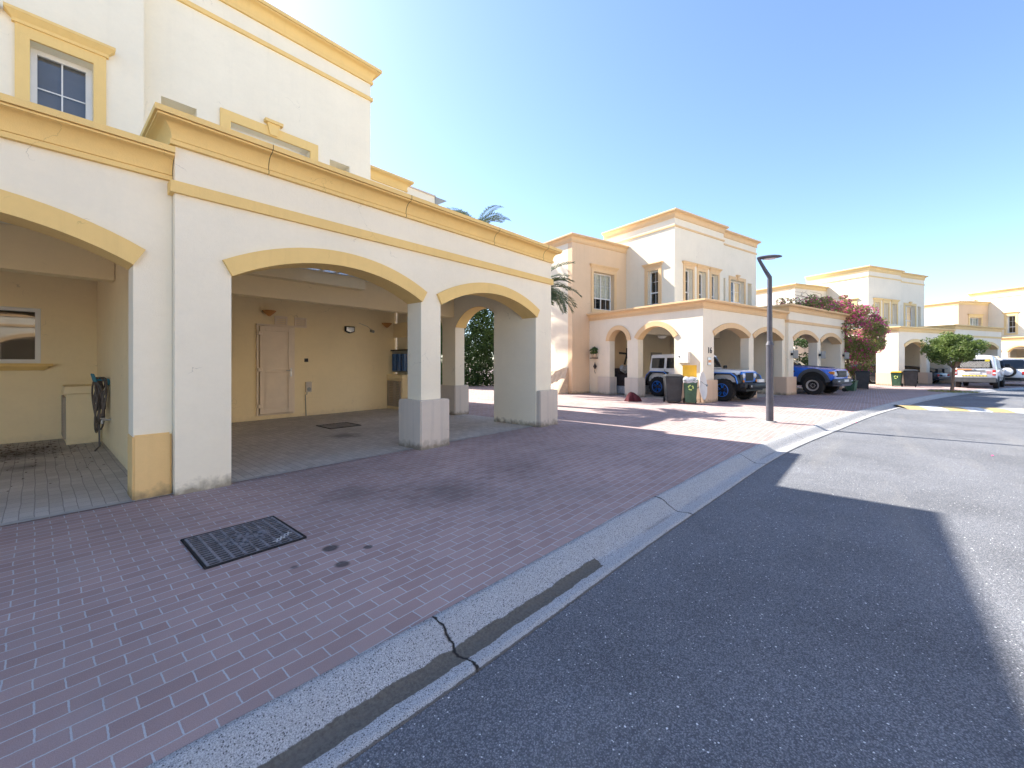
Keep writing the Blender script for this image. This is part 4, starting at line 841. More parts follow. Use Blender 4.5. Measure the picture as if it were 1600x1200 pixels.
def pickup():
    r = empty('pickup_truck', fr((23.93, 9.75), AZ_B), AZ_B, 'bright blue pickup truck with a dark grille, its nose out of the carport arch', 'pickup truck', 'parked vehicles')
    b = MB(); b.box(-.97, .97, -.7, 2.9, .6, 1.22); b.loft([section(-2.55, [(.86, .68), (.92, .95), (.88, 1.12), (.6, 1.2)]), section(-2.2, [(.94, .66), (.98, .98), (.94, 1.2), (.6, 1.28)]), section(-1.2, [(.97, .62), (.99, 1.0), (.96, 1.27), (.6, 1.36)]), section(-.68, [(.97, .6), (.99, 1.0), (.97, 1.3), (.6, 1.4)])]); b.build('body', 'carblue', r, bev=.03, seg=2, smooth=True)
    c = MB(); c.loft([[(s * x, y, z) for s, x, y, z in ((-1, .92, -.7, 1.22), (1, .92, -.7, 1.22), (1, .72, .25, 1.9), (-1, .72, .25, 1.9))], [(s * x, y, z) for s, x, y, z in ((-1, .94, 1.0, 1.2), (1, .94, 1.0, 1.2), (1, .76, 1.0, 1.97), (-1, .76, 1.0, 1.97))], [(s * x, y, z) for s, x, y, z in ((-1, .94, 1.6, 1.2), (1, .94, 1.6, 1.2), (1, .74, 1.5, 1.93), (-1, .74, 1.5, 1.93))]]); c.build('cab', 'carblue', r, bev=.04, seg=2, smooth=True)
    w_ = MB(); panel(w_, [(-.84, -.63, 1.29), (.84, -.63, 1.29), (.68, .17, 1.85), (-.68, .17, 1.85)], .022); w_.build('windscreen', 'darkglass', r)
    h_ = MB(); panel(h_, [(-.5, -2.15, 1.293), (.5, -2.15, 1.293), (.56, -.8, 1.395), (-.56, -.8, 1.395)], .004); h_.build('hood_decal', 'blackplastic', r)
    for s in (-1, 1):
        xs = lambda z: s * (.935 - .18 * (z - 1.2) / .75 + .006)
        for pts in (((-.3, 1.3), (.5, 1.3), (.5, 1.8), (.2, 1.8)), ((.58, 1.3), (1.3, 1.3), (1.3, 1.8), (.58, 1.8))):
            w_ = MB(); panel(w_, [(xs(z), y, z) for y, z in pts], .008); w_.build('side_window', 'darkglass', r)
        m = MB(); m.box(min(s * .98, s * 1.25), max(s * .98, s * 1.25), -.45, -.33, 1.28, 1.5); m.build('mirror', 'blackplastic', r, bev=.04, seg=2)
        d = MB(); x = s * .972
        for q in ((-.52, -.508, .66, 1.24), (.52, .532, .66, 1.24)): d.box(min(x, x + s * .004), max(x, x + s * .004), *q)
        d.build('door', 'darkcar', r)
        v = MB(); panel(v, [(s * 1.0, -.98, 1.06), (s * 1.0, -.66, 1.1), (s * .995, -.72, 1.2), (s * .995, -1.0, 1.12)], .005); v.build('fender_vent', 'blackplastic', r)
        for yc in (-1.75, 1.9):
            f = MB(); o_ = arc(-.66, .66, .62, .62, 14); i_ = arc(-.53, .53, .6, .5, 14)
            for k in range(14): f.prism([(yc + o_[k][0], o_[k][1]), (yc + o_[k + 1][0], o_[k + 1][1]), (yc + i_[k + 1][0], i_[k + 1][1]), (yc + i_[k][0], i_[k][1])], s * .9, s * 1.075, 'x')
            f.build('fender_flare', 'greyplastic', r, smooth=True)
            iw = MB(); iw.prism([(yc + u, z) for u, z in i_ + [(.53, .5), (-.53, .5)]], s * .6, s * .993, 'x'); iw.build('wheel_well', 'tyre', r)
            wheel(r, (s * .92, yc, .44), .44, .32, s, 'truck')
        l = MB(); l.loft([section(-2.585, [(.02, .92), (.02, 1.12)])] ) if False else None
        l.taper((min(s * .56, s * .9), max(s * .56, s * .9), -2.6, -2.4), (min(s * .56, s * .9), max(s * .56, s * .9), -2.54, -2.4), .9, 1.13); hl = l.build('headlight', 'lamp', r, bev=.02)
        a_ = MB(); a_.box(min(s * .87, s * .935), max(s * .87, s * .935), -2.57, -2.36, .98, 1.1); a_.build('indicator', 'amber', hl)
        q = MB()
        for k in range(3): q.box(min(s * (.62 + .1 * k), s * (.69 + .1 * k)), max(s * (.62 + .1 * k), s * (.69 + .1 * k)), -2.735, -2.7, .63, .69)
        q.build('fog_light', 'lamp', r)
    g_ = MB(); g_.box(-.56, .56, -2.6, -2.5, .84, 1.14); gr = g_.build('grille', 'blackplastic', r, bev=.02)
    g_ = MB(); g_.box(-.5, .5, -2.615, -2.58, .95, 1.03); g_.build('grille_bar', 'greyplastic', gr)
    bm_ = MB(); bm_.loft([section(-2.5, [(.94, .5), (.98, .6), (.96, .76)]), section(-2.68, [(.9, .5), (.94, .6), (.92, .76)]), section(-2.74, [(.6, .52), (.7, .62), (.66, .74)])]); bb = bm_.build('front_bumper', 'greyplastic', r, bev=.02, smooth=True)
    q = MB(); q.taper((-.62, .62, -2.72, -2.4), (-.7, .7, -2.79, -2.45), .42, .53); q.build('skid_plate', 'silver', bb)
    q = MB(); q.box(-.26, .26, -2.765, -2.73, .62, .73); q.build('number_plate', 'plate', bb)
    q = MB(); q.box(-.7, .7, -2.4, 2.8, .42, .62); q.box(-.85, -.7, -.9, 1.5, .45, .52); q.build('chassis', 'blackplastic', r)
    return r
pickup()
def suv(loc, rz, label, paint, name, L=4.5, W=1.84, H=1.72, wing=False, low=False, spare=False):
    r = empty(name, loc, rz, label, 'car', 'parked vehicles'); hw = W / 2; zb = .58 * H if not low else .62 * H; l = L / 2
    b = MB(); b.loft([section(-l, [(hw * .72, .35), (hw * .8, .5), (hw * .78, zb * .8), (hw * .5, zb * .84)]), section(-l + .3, [(hw * .94, .28), (hw, .5), (hw * .95, zb * .88), (hw * .5, zb * .93)]), section(-l * .42, [(hw * .97, .25), (hw, .5), (hw * .98, zb * .97), (hw * .5, zb * 1.02)]), section(l * .6, [(hw * .97, .25), (hw, .55), (hw * .98, zb), (hw * .5, zb * 1.02)]), section(l - .12, [(hw * .94, .3), (hw * .98, .6), (hw * .93, zb), (hw * .5, zb * 1.01)]), section(l, [(hw * .85, .38), (hw * .9, .6), (hw * .85, zb * .93), (hw * .5, zb * .95)])]); b.build('body', paint, r, bev=.02, smooth=True)
    te = l * .5 if low else l * .78
    c = MB(); c.loft([[(s * hw * k, y, z) for s, k, y, z in ((-1, .9, -l * .42, zb * .95), (1, .9, -l * .42, zb * .95), (1, .68, -l * .08, H * .95), (-1, .68, -l * .08, H * .95))], [(s * hw * k, y, z) for s, k, y, z in ((-1, .93, l * .2, zb * .95), (1, .93, l * .2, zb * .95), (1, .72, l * .15, H), (-1, .72, l * .15, H))], [(s * hw * k, y, z) for s, k, y, z in ((-1, .9, l * .94, zb * .95), (1, .9, l * .94, zb * .95), (1, .7, te, H * .95), (-1, .7, te, H * .95))]]); c.build('cabin', paint, r, bev=.04, seg=2, smooth=True)
    for (ya, za, yb, zc, n_) in ((-l * .39, zb * 1.0, -l * .11, H * .92, 'windscreen'), (l * .92, zb * 1.02, te + .03, H * .92, 'rear_window')):
        w_ = MB(); dy = -.02 if n_ == 'windscreen' else .02
        panel(w_, [(-hw * .84, ya + dy, za + .02), (hw * .84, ya + dy, za + .02), (hw * .64, yb + dy, zc), (-hw * .64, yb + dy, zc)], .012); w_.build(n_, 'darkglass', r)
    for s in (-1, 1):
        w_ = MB(); xs = lambda z: s * hw * (.925 - .2 * (z - zb * .95) / (H - zb * .95)) + s * .012
        panel(w_, [(xs(zb * 1.03), -l * .3, zb * 1.03), (xs(zb * 1.03), l * .75, zb * 1.03), (xs(H * .92), te * .9, H * .92), (xs(H * .92), -l * .04, H * .92)], .01); w_.build('side_window', 'darkglass', r)
        for yc in (-l * .62, l * .6): wheel(r, (s * (hw - .12), yc, .34), .34, .23, s, 'steel')
        q = MB(); q.box(min(s * hw * .5, s * hw * .82), max(s * hw * .5, s * hw * .82), -l - .015, -l + .2, zb * .62, zb * .78); q.build('headlight', 'lamp', r, bev=.02)
        q = MB(); q.box(min(s * hw * .62, s * hw * .87), max(s * hw * .62, s * hw * .87), l - .15, l + .012, zb * .68, zb * .9); q.build('tail_light', 'redlamp', r, bev=.015)
        q = MB(); q.box(min(s * hw * .97, s * hw * 1.18), max(s * hw * .97, s * hw * 1.18), -l * .33, -l * .25, zb, zb + .16); q.build('mirror', paint, r, bev=.03)
    q = MB(); q.box(-hw * .86, hw * .86, l - .1, l + .06, .36, .56); q.build('rear_bumper', 'blackplastic' if not low else paint, r, bev=.03)
    q = MB(); q.box(-.26, .26, l + .05, l + .075, .58, .7); q.build('number_plate', 'plate', r)
    if wing:
        q = MB(); q.box(-hw * .8, hw * .8, l - .3, l - .05, zb + .26, zb + .3)
        for s in (-1, 1): q.box(s * .45 - .02, s * .45 + .02, l - .26, l - .12, zb - .05, zb + .26)
        q.build('rear_wing', 'blackplastic', r, bev=.01)
    if spare:
        q = MB(); q.lathe([(0, .1), (.22, .1), (.34, .08), (.36, 0), (.36, -.1)], 24, Matrix.Translation((0, l + .08, .95)) @ Matrix.Rotation(-math.pi / 2, 4, 'X')); sp = q.build('spare_wheel', 'tyre', r, smooth=True)
        q = MB(); q.lathe([(0, .115), (.22, .11), (.26, .09)], 24, Matrix.Translation((0, l + .08, .95)) @ Matrix.Rotation(-math.pi / 2, 4, 'X')); q.build('wheel_cover', paint, sp, smooth=True)
    return r
suv(fr((27.2, 10.6), AZ_B), AZ_B, 'white hatchback in the next bay, mostly hidden behind the blue pickup', 'carwhite', 'parked_car', H=1.72)
def cw(x, y): return Vector(oC) + fr((x, y), AZ_C)
suv(cw(-4.9, 3.3), AZ_C + math.pi, 'dark car deep in the first arch of the pale villa behind the bins', 'darkcar', 'parked_car', H=1.45)
suv(cw(-1.75, 2.0), AZ_C + math.pi, 'dark grey coupe with a raised rear wing parked behind the round tree', 'darkcar', 'parked_car', L=4.4, H=1.3, wing=True, low=True)
def van():
    rz = RAD(-15) - math.pi / 2 + math.pi   # rear (+Y) toward the camera after the turn below
    hd = RAD(-13); r = empty('van', (38.55, -5.1, 0), hd + math.pi / 2, 'white panel van seen from behind with a meshed rear window and hazard tape', 'van', 'parked vehicles')
    l, hw = 2.35, .86
    def sec(y, k=1., zt=1.97, zl=.42): return section(y, [(hw * .96 * k, zl), (hw * k, .6), (hw * k, 1.12), (hw * .9 * k, 1.78), (hw * .78 * k, zt - .05), (hw * .5 * k, zt)])
    b = MB(); b.loft([sec(-l, .86, 1.15, .45), sec(-l + .25, .97, 1.3), sec(-l + .95, 1., 1.9), sec(-l + 1.4, 1.), sec(l - .35, 1.), sec(l - .06, .985, 1.95), sec(l, .95, 1.9, .5)]); b.build('body', 'carwhite', r, smooth=True, bev=.015)
    w_ = MB(); panel(w_, [(-.72, l + .004, 1.2), (.72, l + .004, 1.2), (.62, l - .01, 1.72), (-.62, l - .01, 1.72)], .02); rw = w_.build('rear_window', 'darkglass', r, bev=.01)
    g_ = MB()
    for sgn in (-1, 1):
        for k in range(-9, 26):
            x0 = -.62 + k * .1; z0, z1 = 1.24, 1.6; x1 = x0 + sgn * .4 + (0 if sgn > 0 else .0)
            a, c = Vector((x0, l + .026, z0)), Vector((x1, l + .02, z1))
            for P, Q in ((a, c), (c, a)):
                if P.x < -.6: P += (Q - P) * ((-.6 - P.x) / (Q.x - P.x)) if abs(Q.x - P.x) > 1e-6 and Q.x > -.6 else Vector((0, 0, 0))
                if P.x > .56: P += (Q - P) * ((.56 - P.x) / (Q.x - P.x)) if abs(Q.x - P.x) > 1e-6 and Q.x < .56 else Vector((0, 0, 0))
            if a.x < -.605 or a.x > .565 or c.x < -.605 or c.x > .565: continue
            if (a - c).length > .05: g_.tube([a, c], .0045, 4)
    g_.build('window_mesh', 'white', rw)
    for s in (-1, 1):
        t = MB(); t.box(min(s * .70, s * .83), max(s * .70, s * .83), l - .12, l + .015, .78, 1.1); tl = t.build('tail_light', 'redlamp', r, bev=.015)
        t = MB(); t.box(min(s * .715, s * .825), max(s * .715, s * .825), l + .01, l + .022, .87, .97); t.build('reversing_light', 'lamp', tl)
        xs = lambda z: s * (hw - .086 * (z - 1.12) / .66 + .006)
        for y0, y1 in ((-1.65, -.95), (-.85, .1)):
            w_ = MB(); panel(w_, [(xs(1.18), y0, 1.18), (xs(1.18), y1, 1.18), (xs(1.68), y1, 1.68), (xs(1.68), y0 + (.3 if y0 < -1 else 0), 1.68)], .01); w_.build('side_window', 'darkglass', r)
        w_ = MB(); panel(w_, [(xs(1.18), .35, 1.18), (xs(1.18), 1.6, 1.18), (xs(1.68), 1.6, 1.68), (xs(1.68), .35, 1.68)], .006); w_.build('blanked_window', 'bagwhite', r)
        m = MB(); m.box(min(s * .9, s * 1.12), max(s * .9, s * 1.12), -1.62, -1.5, 1.2, 1.45); m.build('mirror', 'blackplastic', r, bev=.03)
        for yc in (-1.5, 1.35):
            a_ = MB(); a_.prism([(yc + u, z) for u, z in arc(-.42, .42, .42, .36, 12)] + [(yc + .42, .35), (yc - .42, .35)], s * (hw - .3), s * (hw + .004), 'x'); a_.build('wheel_arch', 'tyre', r)
            wheel(r, (s * (hw - .1), yc, .33), .33, .22, s, 'van')
        d = MB(); x = s * (hw + .002)
        for y0 in (-.9, .18): d.box(min(x, x + s * .003), max(x, x + s * .003), y0, y0 + .012, .5, 1.16)
        dd = d.build('door', 'greyplastic', r); q = MB(); q.box(min(x, x + s * .03), max(x, x + s * .03), -.78, -.6, 1.0, 1.05); q.build('handle', 'blackplastic', dd)
    bm_ = MB(); bm_.box(-.88, .88, l - .15, l + .09, .36, .66); bm_.build('rear_bumper', 'greyplastic', r, bev=.04, seg=2, smooth=True)
    q = MB(); q.box(-.42, .42, l + .0, l + .03, 1.02, 1.07); q.build('boot_handle', 'blackplastic', r)
    q = MB(); q.box(-.23, .27, l - .01, l + .022, .88, .99); q.build('number_plate', 'plate', r)
    q = MB(); q.box(-.5, .5, l - .01, l + .012, .72, .79); hz_ = q.build('hazard_tape', 'yellowpaint', r)
    q = MB()
    for k in range(8):
        x = -.46 + k * .13; s = 1 if k < 4 else -1; q.prism([(x - .03 * s, .72), (x + .03 * s, .755), (x - .03 * s, .79), (x - .06 * s, .79), (x - .0 * s, .755), (x - .06 * s, .72)], l + .011, l + .016)
    q.build('chevron', 'darktext', hz_)
    # seen from behind the left side of the picture is local +X
    q = MB(); q.box(.1, .72, l - .01, l + .012, 1.08, 1.16); og = q.build('orange_sticker', 'orangepaint', r)
    q = MB(); q.box(-.68, -.46, l - .01, l + .014, .86, 1.04); sk_ = q.build('notice_sticker', 'paintwhite', r)
    q = MB()
    for z in (.9, .95, 1.0): q.box(-.66, -.48, l + .012, l + .017, z - .012, z + .012)
    q.build('print', 'redtext', sk_)
    q = MB(); q.box(-.6, -.42, l + .01, l + .03, 1.6, 1.7); q.build('window_sticker', 'yellowpaint', rw)
    q = MB(); q.cyl((0, l + .0, 1.12), (0, l + .02, 1.12), .035, n=14); q.build('badge', 'silver', r)
    return r
van()
suv((43.6, -7.35, 0), RAD(-17) + math.pi / 2, 'white four-wheel drive with a covered spare wheel, at the right edge beyond the van', 'carwhite', 'parked_car', H=1.85, L=4.4, spare=True)

# ------------------------------------------------------------------ plants
def leaf_mesh(name, cl, mat, parent, size, rn, lens=1.6, flat=.0):
    V = []; F = []
    for (c, rad, n) in cl:
        for _ in range(n):
            while True:
                p = Vector((rn.uniform(-1, 1), rn.uniform(-1, 1), rn.uniform(-1, 1)))
                if .08 < p.length < 1: break
            p = p.normalized() * (p.length ** .5)
            q = Vector((c[0] + p.x * rad[0], c[1] + p.y * rad[1], c[2] + p.z * rad[2]))
            s = size * rn.uniform(.6, 1.35)
            d = Vector((rn.gauss(0, 1), rn.gauss(0, 1), rn.gauss(0, .8) - flat)).normalized(); e = d.cross(Vector((rn.gauss(0, 1), rn.gauss(0, 1), rn.gauss(0, 1)))).normalized()
            k = d.cross(e) * (s * .18); o = len(V)
            V += [tuple(q - d * s * lens / 2), tuple(q + e * s * .42 + k), tuple(q + d * s * lens / 2), tuple(q - e * s * .42 + k)]; F += [(o, o + 1, o + 2, o + 3)]
    me = bpy.data.meshes.new(name); me.from_pydata(V, [], F); ob = bpy.data.objects.new(name, me); COL.objects.link(ob); me.materials.append(M[mat])
    if parent is not None: ob.parent = parent
    return ob
def blob_clusters(c, rad, k, n, rn, cr=(.28, .45), upper=True):
    out = []
    for _ in range(k):
        while True:
            p = Vector((rn.uniform(-1, 1), rn.uniform(-1, 1), rn.uniform(-1, 1)))
            if p.length < 1: break
        p = p.normalized() * (p.length ** .35) * .82; r_ = rn.uniform(*cr)
        out.append(((c[0] + p.x * rad[0], c[1] + p.y * rad[1], c[2] + p.z * rad[2]), (r_, r_, r_ * .8), n))
    return out
# round ficus
tr = empty('round_tree', (31.5, -3.25, 0), 0, 'small round-crowned tree in a grassy pit on the corner by the van', 'tree')
m = MB(); m.tube([(-.28, .1, -.02), (-.15, .06, .35), (-.08, .03, .7), (.0, 0, 1.15), (.02, 0, 1.5)], [.085, .068, .06, .065, .055], 10)
for dx, dy, z in ((.5, .2, 2.0), (-.5, .3, 2.0), (.1, -.5, 2.1), (-.2, -.3, 2.3), (.3, .5, 2.3), (-.7, -.1, 1.75), (.75, -.2, 1.8)): m.tube([(.0, 0, 1.2), (dx * .5, dy * .5, 1.55), (dx, dy, z)], [.05, .035, .015], 6)
m.build('trunk', 'bark', tr, smooth=True)
rn = random.Random(3); leaf_mesh('crown', blob_clusters((.05, 0, 2.3), (1.25, 1.25, .85), 60, 150, rn, (.2, .42)), 'leaf', tr, .07, rn)
m = MB(); rn = random.Random(5)
for k in range(900):
    a = rn.uniform(0, 6.28); q = math.sqrt(rn.random()); x, y = 31.4 + 1.0 * q * math.cos(a), -3.2 + .95 * q * math.sin(a); h_ = rn.uniform(.03, .11); b_ = rn.uniform(0, 6.28)
    m.add([(x - .008 * math.cos(b_), y - .008 * math.sin(b_), 0), (x + .008 * math.cos(b_), y + .008 * math.sin(b_), 0), (x + rn.gauss(0, .03), y + rn.gauss(0, .03), h_)], [(0, 1, 2)])
tag(m.build('grass', 'grass', fixn=False), 'tuft of yellowing grass round the foot of the small tree', 'grass', kind='stuff')

# palms
def palm(loc, h, nf, fl, label, seed, lean=(0, 0), crown_only_above=-99):
    rn = random.Random(seed); r = empty('palm_tree', loc, 0, label, 'palm tree', 'palms between the two near villas')
    m = MB(); m.tube([(lean[0] * t * t, lean[1] * t * t, h * t) for t in [i / 10 for i in range(11)]], [.2 - .05 * i / 10 + (.015 if i % 2 else 0) for i in range(11)], 12); m.build('trunk', 'palmbark', r, smooth=True)
    top = Vector((lean[0], lean[1], h))
    for k in range(nf):
        az = 2.4 * k + rn.uniform(-.25, .25); el = RAD(rn.uniform(15, 78)) if k % 3 else RAD(rn.uniform(-15, 25)); L_ = fl * rn.uniform(.8, 1.1)
        d = Vector((math.cos(az), math.sin(az), 0)); pts = []; p = top.copy(); e = el
        for i in range(15): pts.append(p.copy()); p = p + (d * math.cos(e) + Vector((0, 0, math.sin(e)))) * (L_ / 14); e -= RAD(rn.uniform(4.6, 7.2))
        f = MB(); f.tube(pts, [.022 - .0012 * i for i in range(15)], 5)
        for i in range(2, 15):
            for sub in range(4):
                t = i - 1 + sub / 4; i0 = int(t); q = pts[i0].lerp(pts[min(i0 + 1, 14)], t - i0); dr = (pts[min(i0 + 1, 14)] - pts[max(i0 - 1, 0)]).normalized(); sd = dr.cross(Vector((0, 0, 1))).normalized(); up = sd.cross(dr)
                ll = .42 * fl / 2.2 * math.sin(math.pi * min(1, (t + .8) / 16)) ** .6 * rn.uniform(.85, 1.1)
                for s in (-1, 1):
                    v = (sd * s * .8 + dr * .6 + up * rn.uniform(.1, .4)).normalized() * ll; w_ = dr * .02; tip = q + v - Vector((0, 0, .18 * ll)); md = q + v * .5
                    f.add([tuple(q), tuple(md + w_), tuple(tip), tuple(md - w_)], [(0, 1, 2, 3)])
        f.build('frond', 'palmleaf', r, fixn=False)
    return r
palm((11.9, 9.1, 0), 4.05, 38, 1.65, 'short palm just behind the end pier of the near carport, fronds hanging low', 21)
palm((16.95, 15.1, 0), 8.6, 38, 2.3, 'tall palm behind the near villa, only its frond tips showing above the ochre cornice', 8, lean=(-1.1, 1.25))

# hedge at the end of the passage
hg = empty('hedge', at(742, 27.2), YAW - math.pi / 2 + RAD(4), 'tall dense green hedge closing the passage seen through the side arch', 'hedge')
rn = random.Random(9); cl = []
for k in range(600): cl.append(((rn.uniform(-3.6, 3.4), rn.uniform(-.4, .5), rn.uniform(.1, 5.8)), (rn.uniform(.28, .55),) * 3, 110))
leaf_mesh('foliage', cl, 'hedgeleaf', hg, .09, rn)
m = MB()
for k in range(12): x = -4 + k * .6; m.tube([(x, .5, 0), (x + rn.uniform(-.2, .2), .5, 2), (x + rn.uniform(-.4, .4), .5, 4.2)], [.06, .05, .02], 6)
m.build('stem', 'bark', hg, smooth=True)
# pale edging on the passage floor
m = MB(); p0, p1 = at(690, 19.2), at(860, 15.2); t = (p1 - p0).normalized(); n_ = Vector((-t.y, t.x, 0)) * .06
m.poly([tuple(p0 - n_ + Vector((0, 0, .006))), tuple(p1 - n_ + Vector((0, 0, .006))), tuple(p1 + n_ + Vector((0, 0, .006))), tuple(p0 + n_ + Vector((0, 0, .006)))]); tag(m.build('path_edging', 'concrete', fixn=False), kind='structure')

# bougainvillea
bg = empty('bougainvillea', fr((30.5, 8.5), AZ_B), AZ_B, 'large bougainvillea with magenta bracts tumbling over the end of the carport roof', 'climbing plant')
rn = random.Random(17); cl = blob_clusters((.0, -.1, 3.3), (2.0, 1.3, 1.75), 64, 130, rn, (.22, .55)) + blob_clusters((.1, .1, 1.8), (1.2, .9, 1.5), 34, 110, rn, (.25, .45)) + blob_clusters((2.0, -.3, 3.2), (1.0, .7, 1.1), 18, 70, rn, (.2, .4))
vine = []
for k in range(46):
    x = rn.uniform(-6.6, -.4); z = 4.38 + rn.random() * (.35 + .75 * (x + 6.6) / 6.2); vine.append(((x, rn.uniform(-.15, 1.3), z), (rn.uniform(.15, .36), .25, rn.uniform(.12, .28)), 55))
leaf_mesh('foliage', cl + vine, 'bougleaf', bg, .075, rn)
fl = [(c, tuple(x * 1.08 for x in r_), int(n * (.75 if c[2] > 3.5 or c[0] > 1.3 else .22))) for c, r_, n in cl if rn.random() < .8] + [(c, r_, 12 if c[0] < -3.2 else 26) for c, r_, n in vine]
leaf_mesh('flower', fl, 'bract', bg, .085, rn, 1.2)
leaf_mesh('dry_leaf', [(c, r_, 26) for c, r_, n in vine] + [(c, r_, 22) for c, r_, n in cl if c[2] > 2.4], 'dryleaf', bg, .06, rn)
m = MB(); m.tube([(.1, .5, 0), (.0, .45, .7), (.15, .4, 1.4), (.1, .4, 2.2), (.3, .3, 3.2)], [.09, .08, .07, .06, .03], 8)
for k in range(16):
    a = rn.uniform(-7, -.2); z = 4.4 + rn.random() * .6; m.tube([(.1, .4, 2.6), (a * .3, .5, 4.25), (a * .75, .5, z - .05), (a, rn.uniform(0, 1), z + .15), (a - .3, rn.uniform(0, 1), z + .3)], [.03, .022, .014, .009, .004], 5)
m.build('stem', 'bark', bg, smooth=True)
bs = empty('garden_bush', fr((31.9, 11.9), AZ_B), AZ_B, 'leafy garden shrub seen through the arch above the blue pickup', 'bush')
# potted plant and ornament on villa B's side wall
pp = empty('wall_planter', fr((14.78, 14.25), AZ_B), AZ_B, 'small leafy pot on a bracket on the side wall of the peach trimmed villa', 'potted plant')
m = MB(); m.box(-.16, .06, -.16, .16, 1.72, 1.76); m.build('bracket', 'blackplastic', pp); m = MB(); m.taper((-.11, .03, -.1, .1), (-.14, .06, -.14, .14), 1.76, 1.95); m.build('pot', 'tarp', pp)
rn = random.Random(2); leaf_mesh('foliage', [((-.05, 0, 2.08), (.16, .2, .18), 90)], 'hedgeleaf', pp, .09, rn, 2.)
ho = empty('wall_ornament', fr((14.8, 14.2), AZ_B), AZ_B, 'little dark ornament hanging below the potted plant on the side wall', 'ornament')
m = MB(); m.lathe([(0, 0), (.03, .02), (.07, .1), (.09, .16), (.05, .2), (.02, .28), (.004, .36)], 12, Matrix.Translation((-.05, 0, 1.2))); m.tube([(-.05, 0, 1.2), (-.05, .02, 1.1), (-.05, -.02, 1.0)], .012, 5); m.build('bell', 'blackplastic', ho, smooth=True)

# ------------------------------------------------------------------ fittings on villa B / C
def B_(mb, name, mat, root=None, **k): return mb.build(name, mat, root or vB, **k)
text_part('house_number', '16', .32, 'darktext', vB, face_mx((XL + .45, -.014, 1.98), (1, 0, 0)))
m = MB(); m.box(XL + .3, XL + .52, -.035, .002, 1.42, 1.72); ic = B_(m, 'intercom', 'silver', bev=.01); m = MB(); m.box(XL + .32, XL + .5, -.045, -.034, 1.52, 1.62); m.build('nameplate', 'orangepaint', ic)
m = MB(); m.box(XL - .14, XL + .004, .52, 1.0, 1.5, 1.95); mb_ = B_(m, 'meter_box', 'white', bev=.012); m = MB(); m.cyl((XL - .14, .9, 1.75), (XL - .15, .9, 1.75), .03); m.build('lock', 'blackplastic', mb_)
m = MB(); x = XR - 1.0
m.box(-.75, -.195, 3.9, 4.75, .9, 1.85) if False else m.box(-1.55, -.75, 5.95, 6.035, .95, 2.0)
for root in (vB, vC):
    m = MB(); m.box(-2.05, -1.15, 5.93, 6.035, .95, 2.1); ec = m.build('electric_cabinet', 'greymetal', root, bev=.012)
    m = MB(); m.box(-1.68, -1.46, 5.915, 5.935, 1.45, 1.65); m.build('warning_label', 'orangepaint' if root is vB else 'blackplastic', ec)
    m = MB(); m.box(-1.7, -1.5, 5.915, 5.935, 1.9, 1.93); m.build('lock', 'blackplastic', ec)
for x in (.28, 3.6, 6.98):
    m = MB(); m.box(x - .05, x + .05, -.22, -.125, 1.86, 1.98); wl = B_(m, 'floodlight', 'blackplastic'); m = MB(); mx = Matrix.Translation((x + .06, -.3, 1.92)) @ Matrix.Rotation(RAD(25), 4, 'Z'); m.box(-.06, .06, -.1, .1, -.19, .19, mx); m.build('housing', 'greymetal', wl, bev=.015)
m = MB(); m.lathe([(0, -.09), (.12, -.07), (.19, 0), (.2, .02), (.2, .05)], 20, Matrix.Translation((-5.0, 3.2, 2.72))); B_(m, 'ceiling_light', 'white', smooth=True)
m = MB(); c = Vector((-4.2, 6.0, 1.95))
m.box(-4.4, -4.0, 5.98, 6.035, 1.75, 2.3); fn = B_(m, 'wall_fan', 'blackplastic')
m = MB(); m.cyl((-4.2, 5.98, 2.0), (-4.2, 5.9, 2.0), .07)
for a in (0.05, math.pi + .05, 1.9): m.box(.05, .62, -.02, .02, -.05, .05, Matrix.Translation((-4.2, 5.92, 2.0)) @ Matrix.Rotation(a, 4, 'Y'))
m.build('blade', 'blackplastic', fn)
def dish(loc, rz, tilt, rad, label, name='satellite_dish'):
    e = empty(name, loc, rz, label, 'satellite dish', 'satellite dishes')
    mx = Matrix.Translation((0, 0, rad * .98)) @ Matrix.Rotation(tilt, 4, 'X')
    m = MB(); m.lathe([(0, .0)] + [(rad * k / 8, .18 * rad * (k / 8) ** 2) for k in range(1, 9)] + [(rad * 1.0, .18 * rad - .015), (rad * .5, .03 * rad - .015), (0, -.015)], 28, mx); m.build('reflector', 'white', e, smooth=True)
    m = MB(); m.tube([mx @ Vector((0, rad * .3, .03 * rad)), mx @ Vector((0, rad * .1, rad * .25)), mx @ Vector((0, 0, rad * .4))], .012, 6); m.cyl(mx @ Vector((0, 0, rad * .34)), mx @ Vector((0, 0, rad * .46)), .035); m.build('feed_arm', 'greymetal', e)
    m = MB(); m.tube([mx @ Vector((0, 0, -.01)), (0, .18, rad * .7), (0, .2, 0)], .02, 6); m.build('stand', 'greymetal', e)
    return e
dish(at(1095, 15.2, .16), facing(at(1095, 15.2), 76), RAD(86), .52, 'white satellite dish leaning on the peach trimmed corner beside the green bin')
# dome tanks on the roofs beyond
for p, rad, z, lb in ((fr((-7.3, 10.3), AZ_D) + Vector(oD), .7, 7.5, 'pale domed roof tank beside the tower of the villa behind the round tree'), (fr((-4.75, 7.4), AZ_D) + Vector(oD), .62, 7.5, 'pale domed roof tank standing over the low block of the farthest villa')):
    e = empty('water_tank', (p.x, p.y, z), 0, lb, 'water tank', 'domed roof tanks')
    m = MB(); m.lathe([(rad, 0), (rad, .35), (rad * .97, .5), (rad * .8, .72), (rad * .5, .86), (rad * .2, .92), (0, .93)], 28); m.build('shell', 'white', e, smooth=True)
    m = MB(); m.cyl((0, 0, .9), (0, 0, .97), .12); m.build('cap', 'greymetal', e)

